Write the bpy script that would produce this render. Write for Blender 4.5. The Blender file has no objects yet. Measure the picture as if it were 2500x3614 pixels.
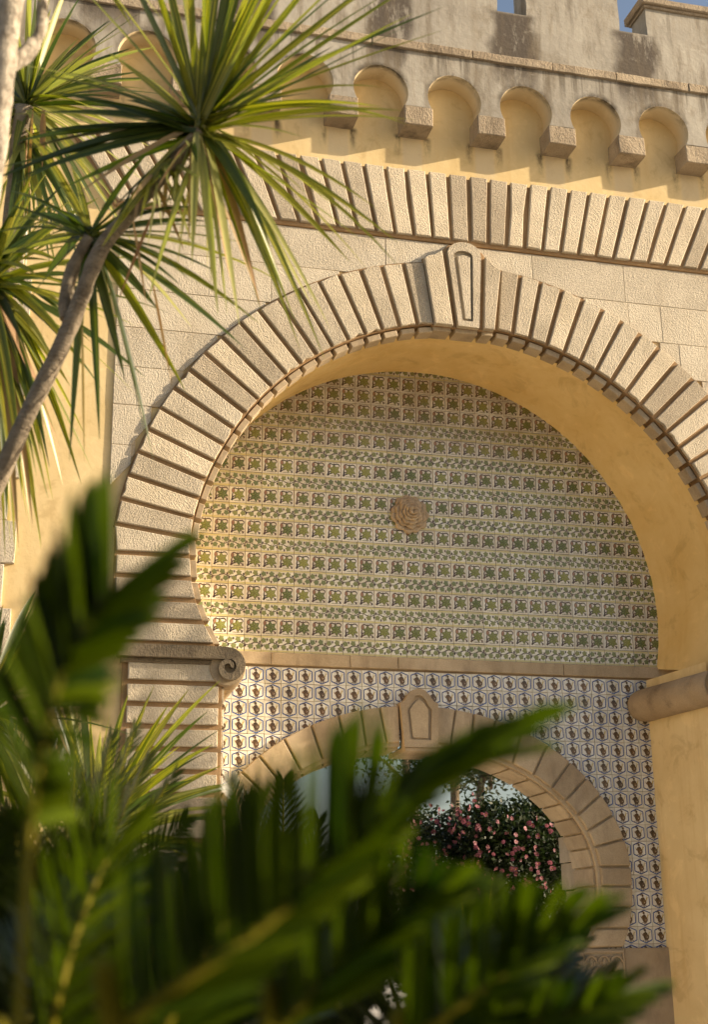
import bpy, bmesh, math, random
from math import radians, sin, cos, pi, sqrt, atan2, tan
from mathutils import Vector, Matrix, noise as mnoise

random.seed(7)
sc = bpy.context.scene
COL = sc.collection

# ------------------------------------------------------------------ camera
CAM = Vector((-1.835, -11.021, -2.330))
YAW, PIT, ROL = 0.2596, 0.3053, -0.0144
FPX = 4872.0 / 2500.0            # focal length in frame widths
fwd = Vector((sin(YAW) * cos(PIT), cos(YAW) * cos(PIT), sin(PIT)))
rgt0 = Vector((cos(YAW), -sin(YAW), 0))
up0 = rgt0.cross(fwd)
rgt = cos(ROL) * rgt0 + sin(ROL) * up0
upv = -sin(ROL) * rgt0 + cos(ROL) * up0
cd = bpy.data.cameras.new('camera')
cam = bpy.data.objects.new('camera', cd)
COL.objects.link(cam)
cd.sensor_fit = 'HORIZONTAL'
cd.sensor_width = 36
cd.lens = 36 * FPX
cd.clip_start = 0.05
cd.clip_end = 2000
cd.dof.use_dof = True
cd.dof.focus_distance = 10.9
cd.dof.aperture_fstop = 3.6
cd.dof.aperture_blades = 9
mw = Matrix((rgt, upv, -fwd)).transposed().to_4x4()
mw.translation = CAM
cam.matrix_world = mw
sc.camera = cam

def at(px, py, d):
    """point at depth d along the view axis, for building plants at their measured place"""
    a = (px * 1.5664 - 1250) / 4872.0
    b = -(py * 1.5664 - 1807) / 4872.0
    return CAM + d * (fwd + a * rgt + b * upv)

# ------------------------------------------------------------------ light
SUN_TO = Vector((3.58, -1.0, 1.27)).normalized()
SUN_EL = math.asin(SUN_TO.z)
SUN_AZ = atan2(SUN_TO.x, SUN_TO.y)
w = bpy.data.worlds.new('World')
sc.world = w
w.use_nodes = True
nt = w.node_tree
sky = nt.nodes.new('ShaderNodeTexSky')
sky.sky_type = 'NISHITA'
sky.sun_disc = False
sky.sun_elevation = SUN_EL
sky.sun_rotation = SUN_AZ
sky.air_density = 1.0
sky.dust_density = 3.5
sky.ozone_density = 0.35
nt.links.new(sky.outputs[0], nt.nodes['Background'].inputs[0])
nt.nodes['Background'].inputs[1].default_value = 0.095
sl = bpy.data.lights.new('sun', 'SUN')
sl.energy = 5.0
sl.angle = radians(0.5)
sl.color = (1.0, 0.82, 0.585)
so = bpy.data.objects.new('sun', sl)
COL.objects.link(so)
so.rotation_euler = (-SUN_TO).to_track_quat('-Z', 'Y').to_euler()
sc.view_settings.view_transform = 'Standard'
sc.view_settings.look = 'None'
sc.view_settings.gamma = 1
sc.view_settings.use_curve_mapping = False
sc.view_settings.exposure = 0.89
sc.cycles.max_bounces = 8
sc.cycles.diffuse_bounces = 5

# ------------------------------------------------------------------ materials
def newmat(name):
    m = bpy.data.materials.new(name)
    m.use_nodes = True
    return m, m.node_tree.nodes, m.node_tree.links, m.node_tree.nodes['Principled BSDF']

def N(ns, t, **kw):
    n = ns.new(t)
    for k, v in kw.items():
        if k.startswith('i_'):
            key = k[2:]
            n.inputs[int(key) if key.isdigit() else key].default_value = v
        else:
            setattr(n, k, v)
    return n

def ramp(ns, stops):
    r = ns.new('ShaderNodeValToRGB')
    e = r.color_ramp.elements
    e[0].position, e[0].color = stops[0][0], (*stops[0][1], 1)
    e[1].position, e[1].color = stops[-1][0], (*stops[-1][1], 1)
    for p, c in stops[1:-1]:
        x = e.new(p)
        x.color = (*c, 1)
    return r

def mixc(ns, ls, a, b, f, mode='MIX'):
    m = ns.new('ShaderNodeMix')
    m.data_type = 'RGBA'
    m.blend_type = mode
    for sock, v in ((m.inputs[0], f), (m.inputs[6], a), (m.inputs[7], b)):
        if hasattr(v, 'links') or hasattr(v, 'is_linked'):
            ls.new(v, sock)
        elif isinstance(v, tuple):
            sock.default_value = (*v, 1)
        else:
            sock.default_value = v
    return m.outputs[2]

def vecnode(ns, ls, scale=(1, 1, 1), rand=True):
    """world position, moved by a per-object amount so that pieces do not share one pattern"""
    g = ns.new('ShaderNodeNewGeometry')
    mp = N(ns, 'ShaderNodeMapping')
    mp.inputs['Scale'].default_value = scale
    ls.new(g.outputs['Position'], mp.inputs[0])
    if rand:
        oi = ns.new('ShaderNodeObjectInfo')
        mm = N(ns, 'ShaderNodeMath', operation='MULTIPLY', i_1=37.0)
        ls.new(oi.outputs['Random'], mm.inputs[0])
        cb = ns.new('ShaderNodeCombineXYZ')
        for i in range(3):
            ls.new(mm.outputs[0], cb.inputs[i])
        ls.new(cb.outputs[0], mp.inputs['Location'])
    return mp.outputs[0]

def stone(name, c0, c1, rough=0.9, pit=55.0, bump=0.6, dist=0.012, tint=0.10, stain=0.0, chisel=True, stainc=(.10, .075, .05), stscale=(3, 3, 1.2)):
    m, ns, ls, b = newmat(name)
    v = vecnode(ns, ls)
    n1 = N(ns, 'ShaderNodeTexNoise', i_Scale=2.6, i_Detail=6.0, i_Roughness=0.6)
    ls.new(v, n1.inputs['Vector'])
    r1 = ramp(ns, [(0.3, c0), (0.7, c1)])
    ls.new(n1.outputs[0], r1.inputs[0])
    # fine speckle
    n2 = N(ns, 'ShaderNodeTexNoise', i_Scale=120.0, i_Detail=3.0)
    ls.new(v, n2.inputs['Vector'])
    r2 = ramp(ns, [(0.3, (.82, .80, .78)), (0.65, (1.06, 1.05, 1.03))])
    ls.new(n2.outputs[0], r2.inputs[0])
    c = mixc(ns, ls, r1.outputs[0], r2.outputs[0], 0.8, 'MULTIPLY')
    oi = ns.new('ShaderNodeObjectInfo')
    r3 = ramp(ns, [(0, (1 - tint, 1 - tint * 1.15, 1 - tint * 1.3)), (0.5, (1, 1, 1)), (1, (1 + tint * .5, 1 + tint * .4, 1 + tint * .2))])
    ls.new(oi.outputs['Random'], r3.inputs[0])
    c = mixc(ns, ls, c, r3.outputs[0], 1.0, 'MULTIPLY')
    if stain > 0:
        v2 = vecnode(ns, ls, stscale, rand=False)
        n3 = N(ns, 'ShaderNodeTexNoise', i_Scale=1.6, i_Detail=8.0, i_Roughness=0.68)
        ls.new(v2, n3.inputs['Vector'])
        r4 = ramp(ns, [(0.5, (0, 0, 0)), (0.68, (stain, stain, stain))])
        ls.new(n3.outputs[0], r4.inputs[0])
        c = mixc(ns, ls, c, stainc, r4.outputs[0])
    ls.new(c, b.inputs['Base Color'])
    b.inputs['Roughness'].default_value = rough
    b.inputs['Specular IOR Level'].default_value = 0.25
    # tooled face: pits plus slanting chisel strokes
    n5 = N(ns, 'ShaderNodeTexNoise', i_Scale=pit, i_Detail=5.0, i_Roughness=0.62, i_Distortion=0.3)
    ls.new(v, n5.inputs['Vector'])
    h = n5.outputs[0]
    if chisel:
        g = ns.new('ShaderNodeNewGeometry')
        oi2 = ns.new('ShaderNodeObjectInfo')
        ma = N(ns, 'ShaderNodeMath', operation='MULTIPLY_ADD', i_1=1.6, i_2=-0.9)
        ls.new(oi2.outputs['Random'], ma.inputs[0])
        vr = N(ns, 'ShaderNodeVectorRotate', rotation_type='Y_AXIS')
        ls.new(g.outputs['Position'], vr.inputs['Vector'])
        ls.new(ma.outputs[0], vr.inputs['Angle'])
        mp = N(ns, 'ShaderNodeMapping')
        mp.inputs['Scale'].default_value = (105, 62, 28)
        ls.new(vr.outputs[0], mp.inputs[0])
        n6 = N(ns, 'ShaderNodeTexNoise', i_Scale=1.0, i_Detail=3.0, i_Roughness=0.55, i_Distortion=0.5)
        ls.new(mp.outputs[0], n6.inputs['Vector'])
        ad = N(ns, 'ShaderNodeMath', operation='MULTIPLY_ADD', i_1=0.8)
        ls.new(n6.outputs[0], ad.inputs[0])
        ls.new(h, ad.inputs[2])
        h = ad.outputs[0]
    bp = N(ns, 'ShaderNodeBump', i_Strength=bump, i_Distance=dist)
    ls.new(h, bp.inputs['Height'])
    ls.new(bp.outputs[0], b.inputs['Normal'])
    return m

def plaster(name, c0, c1, streak=0.0, streakc=(.25, .13, .03), bump=0.12, patch=None):
    m, ns, ls, b = newmat(name)
    v = vecnode(ns, ls, rand=False)
    n1 = N(ns, 'ShaderNodeTexNoise', i_Scale=1.3, i_Detail=7.0, i_Roughness=0.6)
    ls.new(v, n1.inputs['Vector'])
    r1 = ramp(ns, [(0.32, c0), (0.68, c1)])
    ls.new(n1.outputs[0], r1.inputs[0])
    c = r1.outputs[0]
    np_ = N(ns, 'ShaderNodeTexNoise', i_Scale=3.2, i_Detail=11.0, i_Roughness=0.68, i_Distortion=.6)
    ls.new(v, np_.inputs['Vector'])
    rp = ramp(ns, [(0.36, (.80, .76, .70)), (0.46, (1, 1, 1)), (0.56, (1, 1, 1)), (0.64, (1.12, 1.13, 1.15))])
    ls.new(np_.outputs[0], rp.inputs[0])
    c = mixc(ns, ls, c, rp.outputs[0], .75, 'MULTIPLY')
    if streak:
        v2 = vecnode(ns, ls, (9, 9, .55), rand=False)
        n3 = N(ns, 'ShaderNodeTexNoise', i_Scale=1.0, i_Detail=6.0, i_Roughness=0.7)
        ls.new(v2, n3.inputs['Vector'])
        r4 = ramp(ns, [(0.52, (0, 0, 0)), (0.8, (streak, streak, streak))])
        ls.new(n3.outputs[0], r4.inputs[0])
        c = mixc(ns, ls, c, streakc, r4.outputs[0])
    if patch:
        c = patch(ns, ls, c)
    ls.new(c, b.inputs['Base Color'])
    b.inputs['Roughness'].default_value = 0.85
    b.inputs['Specular IOR Level'].default_value = 0.25
    n5 = N(ns, 'ShaderNodeTexNoise', i_Scale=22.0, i_Detail=8.0, i_Roughness=0.6)
    ls.new(v, n5.inputs['Vector'])
    bp = N(ns, 'ShaderNodeBump', i_Strength=bump, i_Distance=0.02)
    ls.new(n5.outputs[0], bp.inputs['Height'])
    ls.new(bp.outputs[0], b.inputs['Normal'])
    return m

def sepz(ns, ls):
    g = ns.new('ShaderNodeNewGeometry')
    s = ns.new('ShaderNodeSeparateXYZ')
    ls.new(g.outputs['Position'], s.inputs[0])
    return s

def mrange(ns, ls, src, a, b_, c=0.0, d=1.0):
    n = N(ns, 'ShaderNodeMapRange', interpolation_type='SMOOTHSTEP')
    ls.new(src, n.inputs[0])
    for i, v in zip((1, 2, 3, 4), (a, b_, c, d)):
        n.inputs[i].default_value = v
    return n.outputs[0]

def mul(ns, ls, *xs):
    o = xs[0]
    for x in xs[1:]:
        n = N(ns, 'ShaderNodeMath', operation='MULTIPLY')
        ls.new(o, n.inputs[0])
        if isinstance(x, (int, float)):
            n.inputs[1].default_value = x
        else:
            ls.new(x, n.inputs[1])
        o = n.outputs[0]
    return o

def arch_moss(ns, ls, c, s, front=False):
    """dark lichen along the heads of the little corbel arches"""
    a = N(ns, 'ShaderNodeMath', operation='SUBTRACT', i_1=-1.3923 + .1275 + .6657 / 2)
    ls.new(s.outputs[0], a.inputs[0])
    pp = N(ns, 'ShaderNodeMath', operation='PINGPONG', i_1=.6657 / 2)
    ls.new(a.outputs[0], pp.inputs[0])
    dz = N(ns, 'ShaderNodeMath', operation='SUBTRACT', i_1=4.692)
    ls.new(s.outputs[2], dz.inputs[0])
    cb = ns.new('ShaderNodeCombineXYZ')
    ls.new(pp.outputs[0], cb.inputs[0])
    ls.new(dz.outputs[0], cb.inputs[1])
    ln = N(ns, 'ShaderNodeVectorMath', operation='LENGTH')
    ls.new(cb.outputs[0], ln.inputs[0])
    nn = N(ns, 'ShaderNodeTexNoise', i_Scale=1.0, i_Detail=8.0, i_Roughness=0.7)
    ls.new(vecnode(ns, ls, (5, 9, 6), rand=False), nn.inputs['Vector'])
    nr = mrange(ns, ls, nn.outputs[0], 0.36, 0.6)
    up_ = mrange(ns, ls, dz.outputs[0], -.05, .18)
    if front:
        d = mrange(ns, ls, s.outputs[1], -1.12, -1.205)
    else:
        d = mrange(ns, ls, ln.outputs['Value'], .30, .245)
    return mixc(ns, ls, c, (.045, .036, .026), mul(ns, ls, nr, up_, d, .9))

def soffit_moss(ns, ls, c):
    return arch_moss(ns, ls, c, sepz(ns, ls), True)

def crenel_stain(ns, ls, c):
    """dark run-off below each gap of the battlement and old patches of lichen"""
    s = sepz(ns, ls)
    a = N(ns, 'ShaderNodeMath', operation='SUBTRACT', i_1=2.33)
    ls.new(s.outputs[0], a.inputs[0])
    wv = N(ns, 'ShaderNodeTexNoise', i_Scale=2.4, i_Detail=5.0)
    ls.new(vecnode(ns, ls, rand=False), wv.inputs['Vector'])
    wm = N(ns, 'ShaderNodeMath', operation='MULTIPLY_ADD', i_1=0.35, i_2=-0.17)
    ls.new(wv.outputs[0], wm.inputs[0])
    a2 = N(ns, 'ShaderNodeMath', operation='ADD')
    ls.new(a.outputs[0], a2.inputs[0])
    ls.new(wm.outputs[0], a2.inputs[1])
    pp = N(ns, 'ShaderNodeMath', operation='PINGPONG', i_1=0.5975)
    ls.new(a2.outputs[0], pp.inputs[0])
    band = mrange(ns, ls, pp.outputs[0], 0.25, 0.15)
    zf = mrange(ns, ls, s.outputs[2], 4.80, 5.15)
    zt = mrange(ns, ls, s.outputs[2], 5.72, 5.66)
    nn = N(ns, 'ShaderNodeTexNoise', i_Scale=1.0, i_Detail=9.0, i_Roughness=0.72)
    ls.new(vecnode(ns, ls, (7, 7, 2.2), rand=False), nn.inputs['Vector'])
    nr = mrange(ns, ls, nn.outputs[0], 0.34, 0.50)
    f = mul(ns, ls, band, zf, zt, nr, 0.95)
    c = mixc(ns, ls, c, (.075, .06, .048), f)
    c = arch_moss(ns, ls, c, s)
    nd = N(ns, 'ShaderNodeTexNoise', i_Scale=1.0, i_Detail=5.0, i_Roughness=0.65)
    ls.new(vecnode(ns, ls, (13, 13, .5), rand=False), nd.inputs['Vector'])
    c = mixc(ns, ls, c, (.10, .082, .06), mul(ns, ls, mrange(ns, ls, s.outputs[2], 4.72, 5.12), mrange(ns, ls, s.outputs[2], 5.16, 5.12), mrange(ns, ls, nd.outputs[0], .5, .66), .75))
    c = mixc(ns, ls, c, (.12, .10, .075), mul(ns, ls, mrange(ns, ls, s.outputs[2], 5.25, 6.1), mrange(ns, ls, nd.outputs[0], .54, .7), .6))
    n2 = N(ns, 'ShaderNodeTexNoise', i_Scale=1.0, i_Detail=8.0, i_Roughness=0.7)
    ls.new(vecnode(ns, ls, (5, 5, .9), rand=False), n2.inputs['Vector'])
    c = mixc(ns, ls, c, (.15, .118, .08), mul(ns, ls, mrange(ns, ls, n2.outputs[0], 0.47, 0.68), 0.7))
    n3 = N(ns, 'ShaderNodeTexNoise', i_Scale=6.0, i_Detail=8.0, i_Roughness=0.75)
    ls.new(vecnode(ns, ls, rand=False), n3.inputs['Vector'])
    c = mixc(ns, ls, c, (.58, .53, .45), mul(ns, ls, mrange(ns, ls, n3.outputs[0], 0.58, 0.75), 0.5))
    return c

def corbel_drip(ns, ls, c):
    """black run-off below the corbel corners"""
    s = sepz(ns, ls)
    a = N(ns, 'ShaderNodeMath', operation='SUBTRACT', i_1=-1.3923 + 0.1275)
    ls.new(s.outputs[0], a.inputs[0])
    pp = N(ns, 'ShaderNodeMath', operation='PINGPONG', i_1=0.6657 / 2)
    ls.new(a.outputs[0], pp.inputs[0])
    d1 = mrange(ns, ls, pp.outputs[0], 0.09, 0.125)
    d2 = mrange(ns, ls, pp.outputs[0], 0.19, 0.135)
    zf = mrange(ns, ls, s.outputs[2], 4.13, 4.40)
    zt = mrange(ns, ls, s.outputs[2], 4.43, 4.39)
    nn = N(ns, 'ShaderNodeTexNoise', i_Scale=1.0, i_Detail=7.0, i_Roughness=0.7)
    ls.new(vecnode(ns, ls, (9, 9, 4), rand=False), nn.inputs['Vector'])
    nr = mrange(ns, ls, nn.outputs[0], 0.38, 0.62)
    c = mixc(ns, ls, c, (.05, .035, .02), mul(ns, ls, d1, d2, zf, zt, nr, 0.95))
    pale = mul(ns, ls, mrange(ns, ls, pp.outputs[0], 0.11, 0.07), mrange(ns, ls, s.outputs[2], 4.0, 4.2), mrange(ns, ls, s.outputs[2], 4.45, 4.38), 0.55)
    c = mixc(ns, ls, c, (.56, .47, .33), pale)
    return c

LIME = stone('pale_limestone', (.46, .405, .315), (.63, .56, .445), pit=72, bump=1.0, dist=0.011, stain=.30, stainc=(.27, .215, .15), tint=.22)
ASH = stone('ashlar_limestone', (.50, .445, .355), (.63, .57, .465), pit=72, bump=1.0, dist=0.010, tint=.06, stain=.22, stainc=(.34, .25, .15))
MORTAR = stone('lime_mortar', (.36, .29, .20), (.50, .42, .31), bump=.3, chisel=False)
JOINT = stone('groove_stone', (.25, .155, .075), (.40, .27, .15), bump=0.3, chisel=False)
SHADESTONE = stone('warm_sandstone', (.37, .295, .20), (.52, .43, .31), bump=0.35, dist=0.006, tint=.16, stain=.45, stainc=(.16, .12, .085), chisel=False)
CORBEL = stone('corbel_stone', (.29, .235, .17), (.46, .385, .29), pit=38, bump=1.0, dist=0.014, tint=.14, stain=.7)
CAPITAL = stone('weathered_capital_stone', (.15, .12, .08), (.31, .255, .18), pit=48, bump=1.0, dist=0.014, stain=.85, stscale=(5, 3, 4))
ROLL = stone('roll_sandstone', (.33, .255, .165), (.47, .375, .26), pit=60, bump=.5, dist=.008, stain=.6, stainc=(.12, .09, .06), stscale=(2.5, 2.5, 2.5), chisel=False)
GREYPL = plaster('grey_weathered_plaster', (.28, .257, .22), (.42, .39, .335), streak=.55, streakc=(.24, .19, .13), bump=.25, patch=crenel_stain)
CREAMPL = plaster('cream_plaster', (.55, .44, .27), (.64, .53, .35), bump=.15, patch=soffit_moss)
YELLOW = plaster('ochre_plaster', (.60, .45, .22), (.71, .56, .31), streak=.28, streakc=(.52, .29, .07), bump=.13, patch=corbel_drip)
LINING = plaster('deep_ochre_plaster', (.68, .475, .185), (.80, .615, .30), streak=.4, streakc=(.58, .33, .085), bump=.10)
PALEYEL = plaster('pale_ochre_plaster', (.68, .52, .265), (.80, .655, .38), streak=.5, streakc=(.56, .36, .13), bump=.10)
GROUT = plaster('tile_bedding', (.30, .22, .14), (.42, .33, .22), bump=.1)
GROUND = plaster('pale_gravel', (.52, .475, .40), (.62, .57, .485), bump=.5)

def glaze(name, col, col2=None, rough=0.28, dirt_shade=True, var=0.25):
    m, ns, ls, b = newmat(name)
    oi = ns.new('ShaderNodeObjectInfo')
    c2 = col2 or tuple(x * (1 - var) for x in col)
    wn = N(ns, 'ShaderNodeTexWhiteNoise', noise_dimensions='1D')
    ls.new(oi.outputs['Random'], wn.inputs['W'])
    v = vecnode(ns, ls)
    n1 = N(ns, 'ShaderNodeTexNoise', i_Scale=45.0, i_Detail=4.0)
    ls.new(v, n1.inputs['Vector'])
    ad = N(ns, 'ShaderNodeMath', operation='MULTIPLY_ADD', i_1=0.9, i_2=-0.45)
    ls.new(n1.outputs[0], ad.inputs[0])
    a2 = N(ns, 'ShaderNodeMath', operation='ADD', use_clamp=True)
    ls.new(wn.outputs['Value'], a2.inputs[0])
    ls.new(ad.outputs[0], a2.inputs[1])
    c = mixc(ns, ls, col, c2, a2.outputs[0])
    if dirt_shade:  # brown dirt and some shade tinted into the top tile rows
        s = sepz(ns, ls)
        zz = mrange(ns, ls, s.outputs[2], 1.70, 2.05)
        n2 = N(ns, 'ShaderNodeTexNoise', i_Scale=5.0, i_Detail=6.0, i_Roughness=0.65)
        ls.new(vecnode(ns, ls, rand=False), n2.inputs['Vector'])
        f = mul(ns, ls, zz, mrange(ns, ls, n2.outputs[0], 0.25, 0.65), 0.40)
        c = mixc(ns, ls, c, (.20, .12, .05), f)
    ls.new(c, b.inputs['Base Color'])
    b.inputs['Roughness'].default_value = rough
    n3 = N(ns, 'ShaderNodeTexNoise', i_Scale=30.0, i_Detail=2.0)
    ls.new(v, n3.inputs['Vector'])
    bp = N(ns, 'ShaderNodeBump', i_Strength=0.12, i_Distance=0.01)
    ls.new(n3.outputs[0], bp.inputs['Height'])
    ls.new(bp.outputs[0], b.inputs['Normal'])
    return m

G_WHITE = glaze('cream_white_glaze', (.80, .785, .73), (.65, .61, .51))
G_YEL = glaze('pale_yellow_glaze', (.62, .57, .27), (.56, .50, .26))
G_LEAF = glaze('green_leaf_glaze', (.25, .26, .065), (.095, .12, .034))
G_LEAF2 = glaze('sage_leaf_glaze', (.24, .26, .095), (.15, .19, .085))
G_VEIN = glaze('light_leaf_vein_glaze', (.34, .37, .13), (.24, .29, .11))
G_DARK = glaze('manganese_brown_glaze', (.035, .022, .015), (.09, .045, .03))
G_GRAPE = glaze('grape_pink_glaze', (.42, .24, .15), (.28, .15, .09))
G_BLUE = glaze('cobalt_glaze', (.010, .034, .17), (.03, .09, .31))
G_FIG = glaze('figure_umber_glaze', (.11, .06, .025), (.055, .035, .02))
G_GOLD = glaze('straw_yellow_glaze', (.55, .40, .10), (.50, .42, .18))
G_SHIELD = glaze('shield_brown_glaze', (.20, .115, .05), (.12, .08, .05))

def leafmat(name, c0, c1, stripe=None, rough=0.36, trans=0.38, spec=0.6):
    m, ns, ls, b = newmat(name)
    oi = ns.new('ShaderNodeObjectInfo')
    v = vecnode(ns, ls)
    n1 = N(ns, 'ShaderNodeTexNoise', i_Scale=9.0, i_Detail=3.0)
    ls.new(v, n1.inputs['Vector'])
    ad = N(ns, 'ShaderNodeMath', operation='MULTIPLY_ADD', i_1=0.9, i_2=-0.45)
    ls.new(n1.outputs[0], ad.inputs[0])
    a2 = N(ns, 'ShaderNodeMath', operation='ADD', use_clamp=True)
    ls.new(oi.outputs['Random'], a2.inputs[0])
    ls.new(ad.outputs[0], a2.inputs[1])
    c = mixc(ns, ls, c0, c1, a2.outputs[0])
    if stripe:
        uv = ns.new('ShaderNodeUVMap')
        mp = N(ns, 'ShaderNodeMapping')
        mp.inputs['Scale'].default_value = (7, .35, 1)
        ls.new(uv.outputs[0], mp.inputs[0])
        mm = N(ns, 'ShaderNodeMath', operation='MULTIPLY', i_1=50.0)
        ls.new(oi.outputs['Random'], mm.inputs[0])
        cb = ns.new('ShaderNodeCombineXYZ')
        ls.new(mm.outputs[0], cb.inputs[0])
        ls.new(cb.outputs[0], mp.inputs['Location'])
        n2 = N(ns, 'ShaderNodeTexNoise', i_Scale=1.0, i_Detail=2.0)
        ls.new(mp.outputs[0], n2.inputs['Vector'])
        c = mixc(ns, ls, c, stripe, mrange(ns, ls, n2.outputs[0], 0.5, 0.62))
    ls.new(c, b.inputs['Base Color'])
    b.inputs['Roughness'].default_value = rough
    b.inputs['Specular IOR Level'].default_value = spec
    tr = ns.new('ShaderNodeBsdfTranslucent')
    tc = mixc(ns, ls, c, (1.5, 1.7, .5) if 'petal' not in name else (1.0, .9, .9), 1.0, 'MULTIPLY')
    ls.new(tc, tr.inputs[0])
    ms = N(ns, 'ShaderNodeMixShader', i_0=trans)
    ls.new(b.outputs[0], ms.inputs[1])
    ls.new(tr.outputs[0], ms.inputs[2])
    ls.new(ms.outputs[0], ns['Material Output'].inputs[0])
    return m

L_CORD = leafmat('cordyline_leaf', (.070, .095, .006), (.16, .17, .014), stripe=(.44, .39, .055))
L_DARK = leafmat('dark_cordyline_leaf', (.020, .040, .006), (.045, .075, .012), stripe=(.10, .12, .02))
L_PALE = leafmat('pale_cordyline_leaf', (.20, .22, .06), (.32, .32, .12), stripe=(.46, .43, .17))
L_DEAD = leafmat('dry_leaf', (.36, .25, .13), (.27, .13, .055), trans=.2, rough=.7)
L_CYCAD = leafmat('cycad_leaflet', (.008, .015, .001), (.022, .032, .003), rough=.28, trans=.12, spec=.55)
L_FORE = leafmat('palm_leaflet', (.010, .025, .0005), (.064, .092, .0016), rough=.5, trans=.25, spec=.05)
L_STALK = leafmat('palm_stalk', (.10, .095, .006), (.17, .145, .010), rough=.6, trans=.05, spec=.1)
L_BUSH = leafmat('camellia_leaf', (.013, .025, .006), (.032, .050, .011), rough=.48, trans=.15, spec=.3)
L_TREE = leafmat('tree_leaf', (.022, .035, .010), (.05, .06, .018), rough=.5, trans=.25)
PETAL = leafmat('pink_petal', (.19, .05, .085), (.36, .125, .175), rough=.6, trans=.35)
STAMEN = leafmat('yellow_stamen', (.62, .36, .05), (.62, .40, .08), trans=0.1)

def barkmat(name, c0, c1, ring=60):
    m, ns, ls, b = newmat(name)
    v = vecnode(ns, ls, (1, 1, 1), rand=False)
    n1 = N(ns, 'ShaderNodeTexNoise', i_Scale=14.0, i_Detail=8.0, i_Roughness=.7)
    ls.new(v, n1.inputs['Vector'])
    r = ramp(ns, [(0.3, c0), (0.62, c1)])
    ls.new(n1.outputs[0], r.inputs[0])
    ls.new(r.outputs[0], b.inputs['Base Color'])
    b.inputs['Roughness'].default_value = .9
    n2 = N(ns, 'ShaderNodeTexNoise', i_Scale=1.0, i_Detail=6.0, i_Roughness=.65)
    mp = vecnode(ns, ls, (30, 30, ring), rand=False)
    ls.new(mp, n2.inputs['Vector'])
    bp = N(ns, 'ShaderNodeBump', i_Strength=1.0, i_Distance=.03)
    ls.new(n2.outputs[0], bp.inputs['Height'])
    ls.new(bp.outputs[0], b.inputs['Normal'])
    return m

BARK = barkmat('cordyline_bark', (.14, .11, .075), (.37, .305, .225), 85)
BARK2 = barkmat('pale_bark', (.13, .10, .07), (.55, .49, .41), 18)
BARK3 = barkmat('dark_tree_bark', (.06, .045, .03), (.16, .12, .075), 12)

# ------------------------------------------------------------------ objects
def link(o, parent=None):
    COL.objects.link(o)
    if parent is not None:
        o.parent = parent
        o.matrix_parent_inverse = Matrix.Identity(4)
    return o

def thing(name, label, cat, loc=(0, 0, 0), group=None):
    o = bpy.data.objects.new(name, None)
    o.empty_display_size = .2
    COL.objects.link(o)
    o['label'] = label
    o['category'] = cat
    if group:
        o['group'] = group
    return o

def finish(bm, name, mats, parent=None, smooth=False):
    me = bpy.data.meshes.new(name)
    bm.to_mesh(me)
    bm.free()
    for m in (mats if isinstance(mats, (list, tuple)) else [mats]):
        me.materials.append(m)
    if smooth:
        for p in me.polygons:
            p.use_smooth = True
    return link(bpy.data.objects.new(name, me), parent)

def slab(bm, poly, yf, yb, ch=0.005, mi=0, back=False):
    """extrude an x,z outline (counter-clockwise seen from the front) from yf back to yb with a chamfered arris"""
    n = len(poly)
    P = [Vector((p[0], p[1])) for p in poly]
    area = sum(P[i].x * P[(i + 1) % n].y - P[(i + 1) % n].x * P[i].y for i in range(n))
    if area < 0:
        P.reverse()
    ins = []
    for i in range(n):
        e0 = (P[i] - P[i - 1])
        e1 = (P[(i + 1) % n] - P[i])
        n0 = Vector((-e0.y, e0.x)).normalized() if e0.length > 1e-9 else Vector((0, 0))
        n1 = Vector((-e1.y, e1.x)).normalized() if e1.length > 1e-9 else n0
        d = n0 + n1
        k = max(0.35, 1 + n0.dot(n1))
        ins.append(P[i] + d * (ch / k))
    vf = [bm.verts.new((p.x, yf, p.y)) for p in ins]
    vr = [bm.verts.new((p.x, yf + ch, p.y)) for p in P]
    vb = [bm.verts.new((p.x, yb, p.y)) for p in P]
    fs = [bm.faces.new(vf)]
    for i in range(n):
        j = (i + 1) % n
        fs.append(bm.faces.new((vr[i], vr[j], vf[j], vf[i])))
        fs.append(bm.faces.new((vb[i], vb[j], vr[j], vr[i])))
    if back:
        fs.append(bm.faces.new(list(reversed(vb))))
    for f in fs:
        f.material_index = mi
    return fs

def slab_obj(name, poly, yf, yb, mat, parent, ch=0.005, back=False):
    bm = bmesh.new()
    slab(bm, poly, yf, yb, ch, back=back)
    return finish(bm, name, mat, parent)

def box(bm, x0, x1, y0, y1, z0, z1, mi=0):
    vs = [bm.verts.new((x, y, z)) for x in (x0, x1) for y in (y0, y1) for z in (z0, z1)]
    for f in ((0, 1, 3, 2), (4, 6, 7, 5), (0, 4, 5, 1), (2, 3, 7, 6), (0, 2, 6, 4), (1, 5, 7, 3)):
        bm.faces.new([vs[i] for i in f]).material_index = mi

def rough_rect(x0, x1, z0, z1, n=3, j=0.003):
    """a rectangle whose edges wander a little, as worn stone does"""
    pts = []
    for (ax, az), (bx, bz) in (((x0, z0), (x1, z0)), ((x1, z0), (x1, z1)), ((x1, z1), (x0, z1)), ((x0, z1), (x0, z0))):
        for k in range(n):
            t = k / n
            pts.append((ax + (bx - ax) * t + random.uniform(-j, j), az + (bz - az) * t + random.uniform(-j, j)))
    return pts

# ================================================================== THE GATEWAY
YP, YA, YR, YV = -1.0, -1.018, -1.023, -1.050      # plaster, ashlar, groove floor, rib face
RC = (1.831, 0.310)
RI, RO = 2.331, 2.888
AX = 1.79
gate = thing('palace_gateway', 'tall ochre and limestone gateway with ribbed horseshoe arch and crenellated top', 'gateway')

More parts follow.
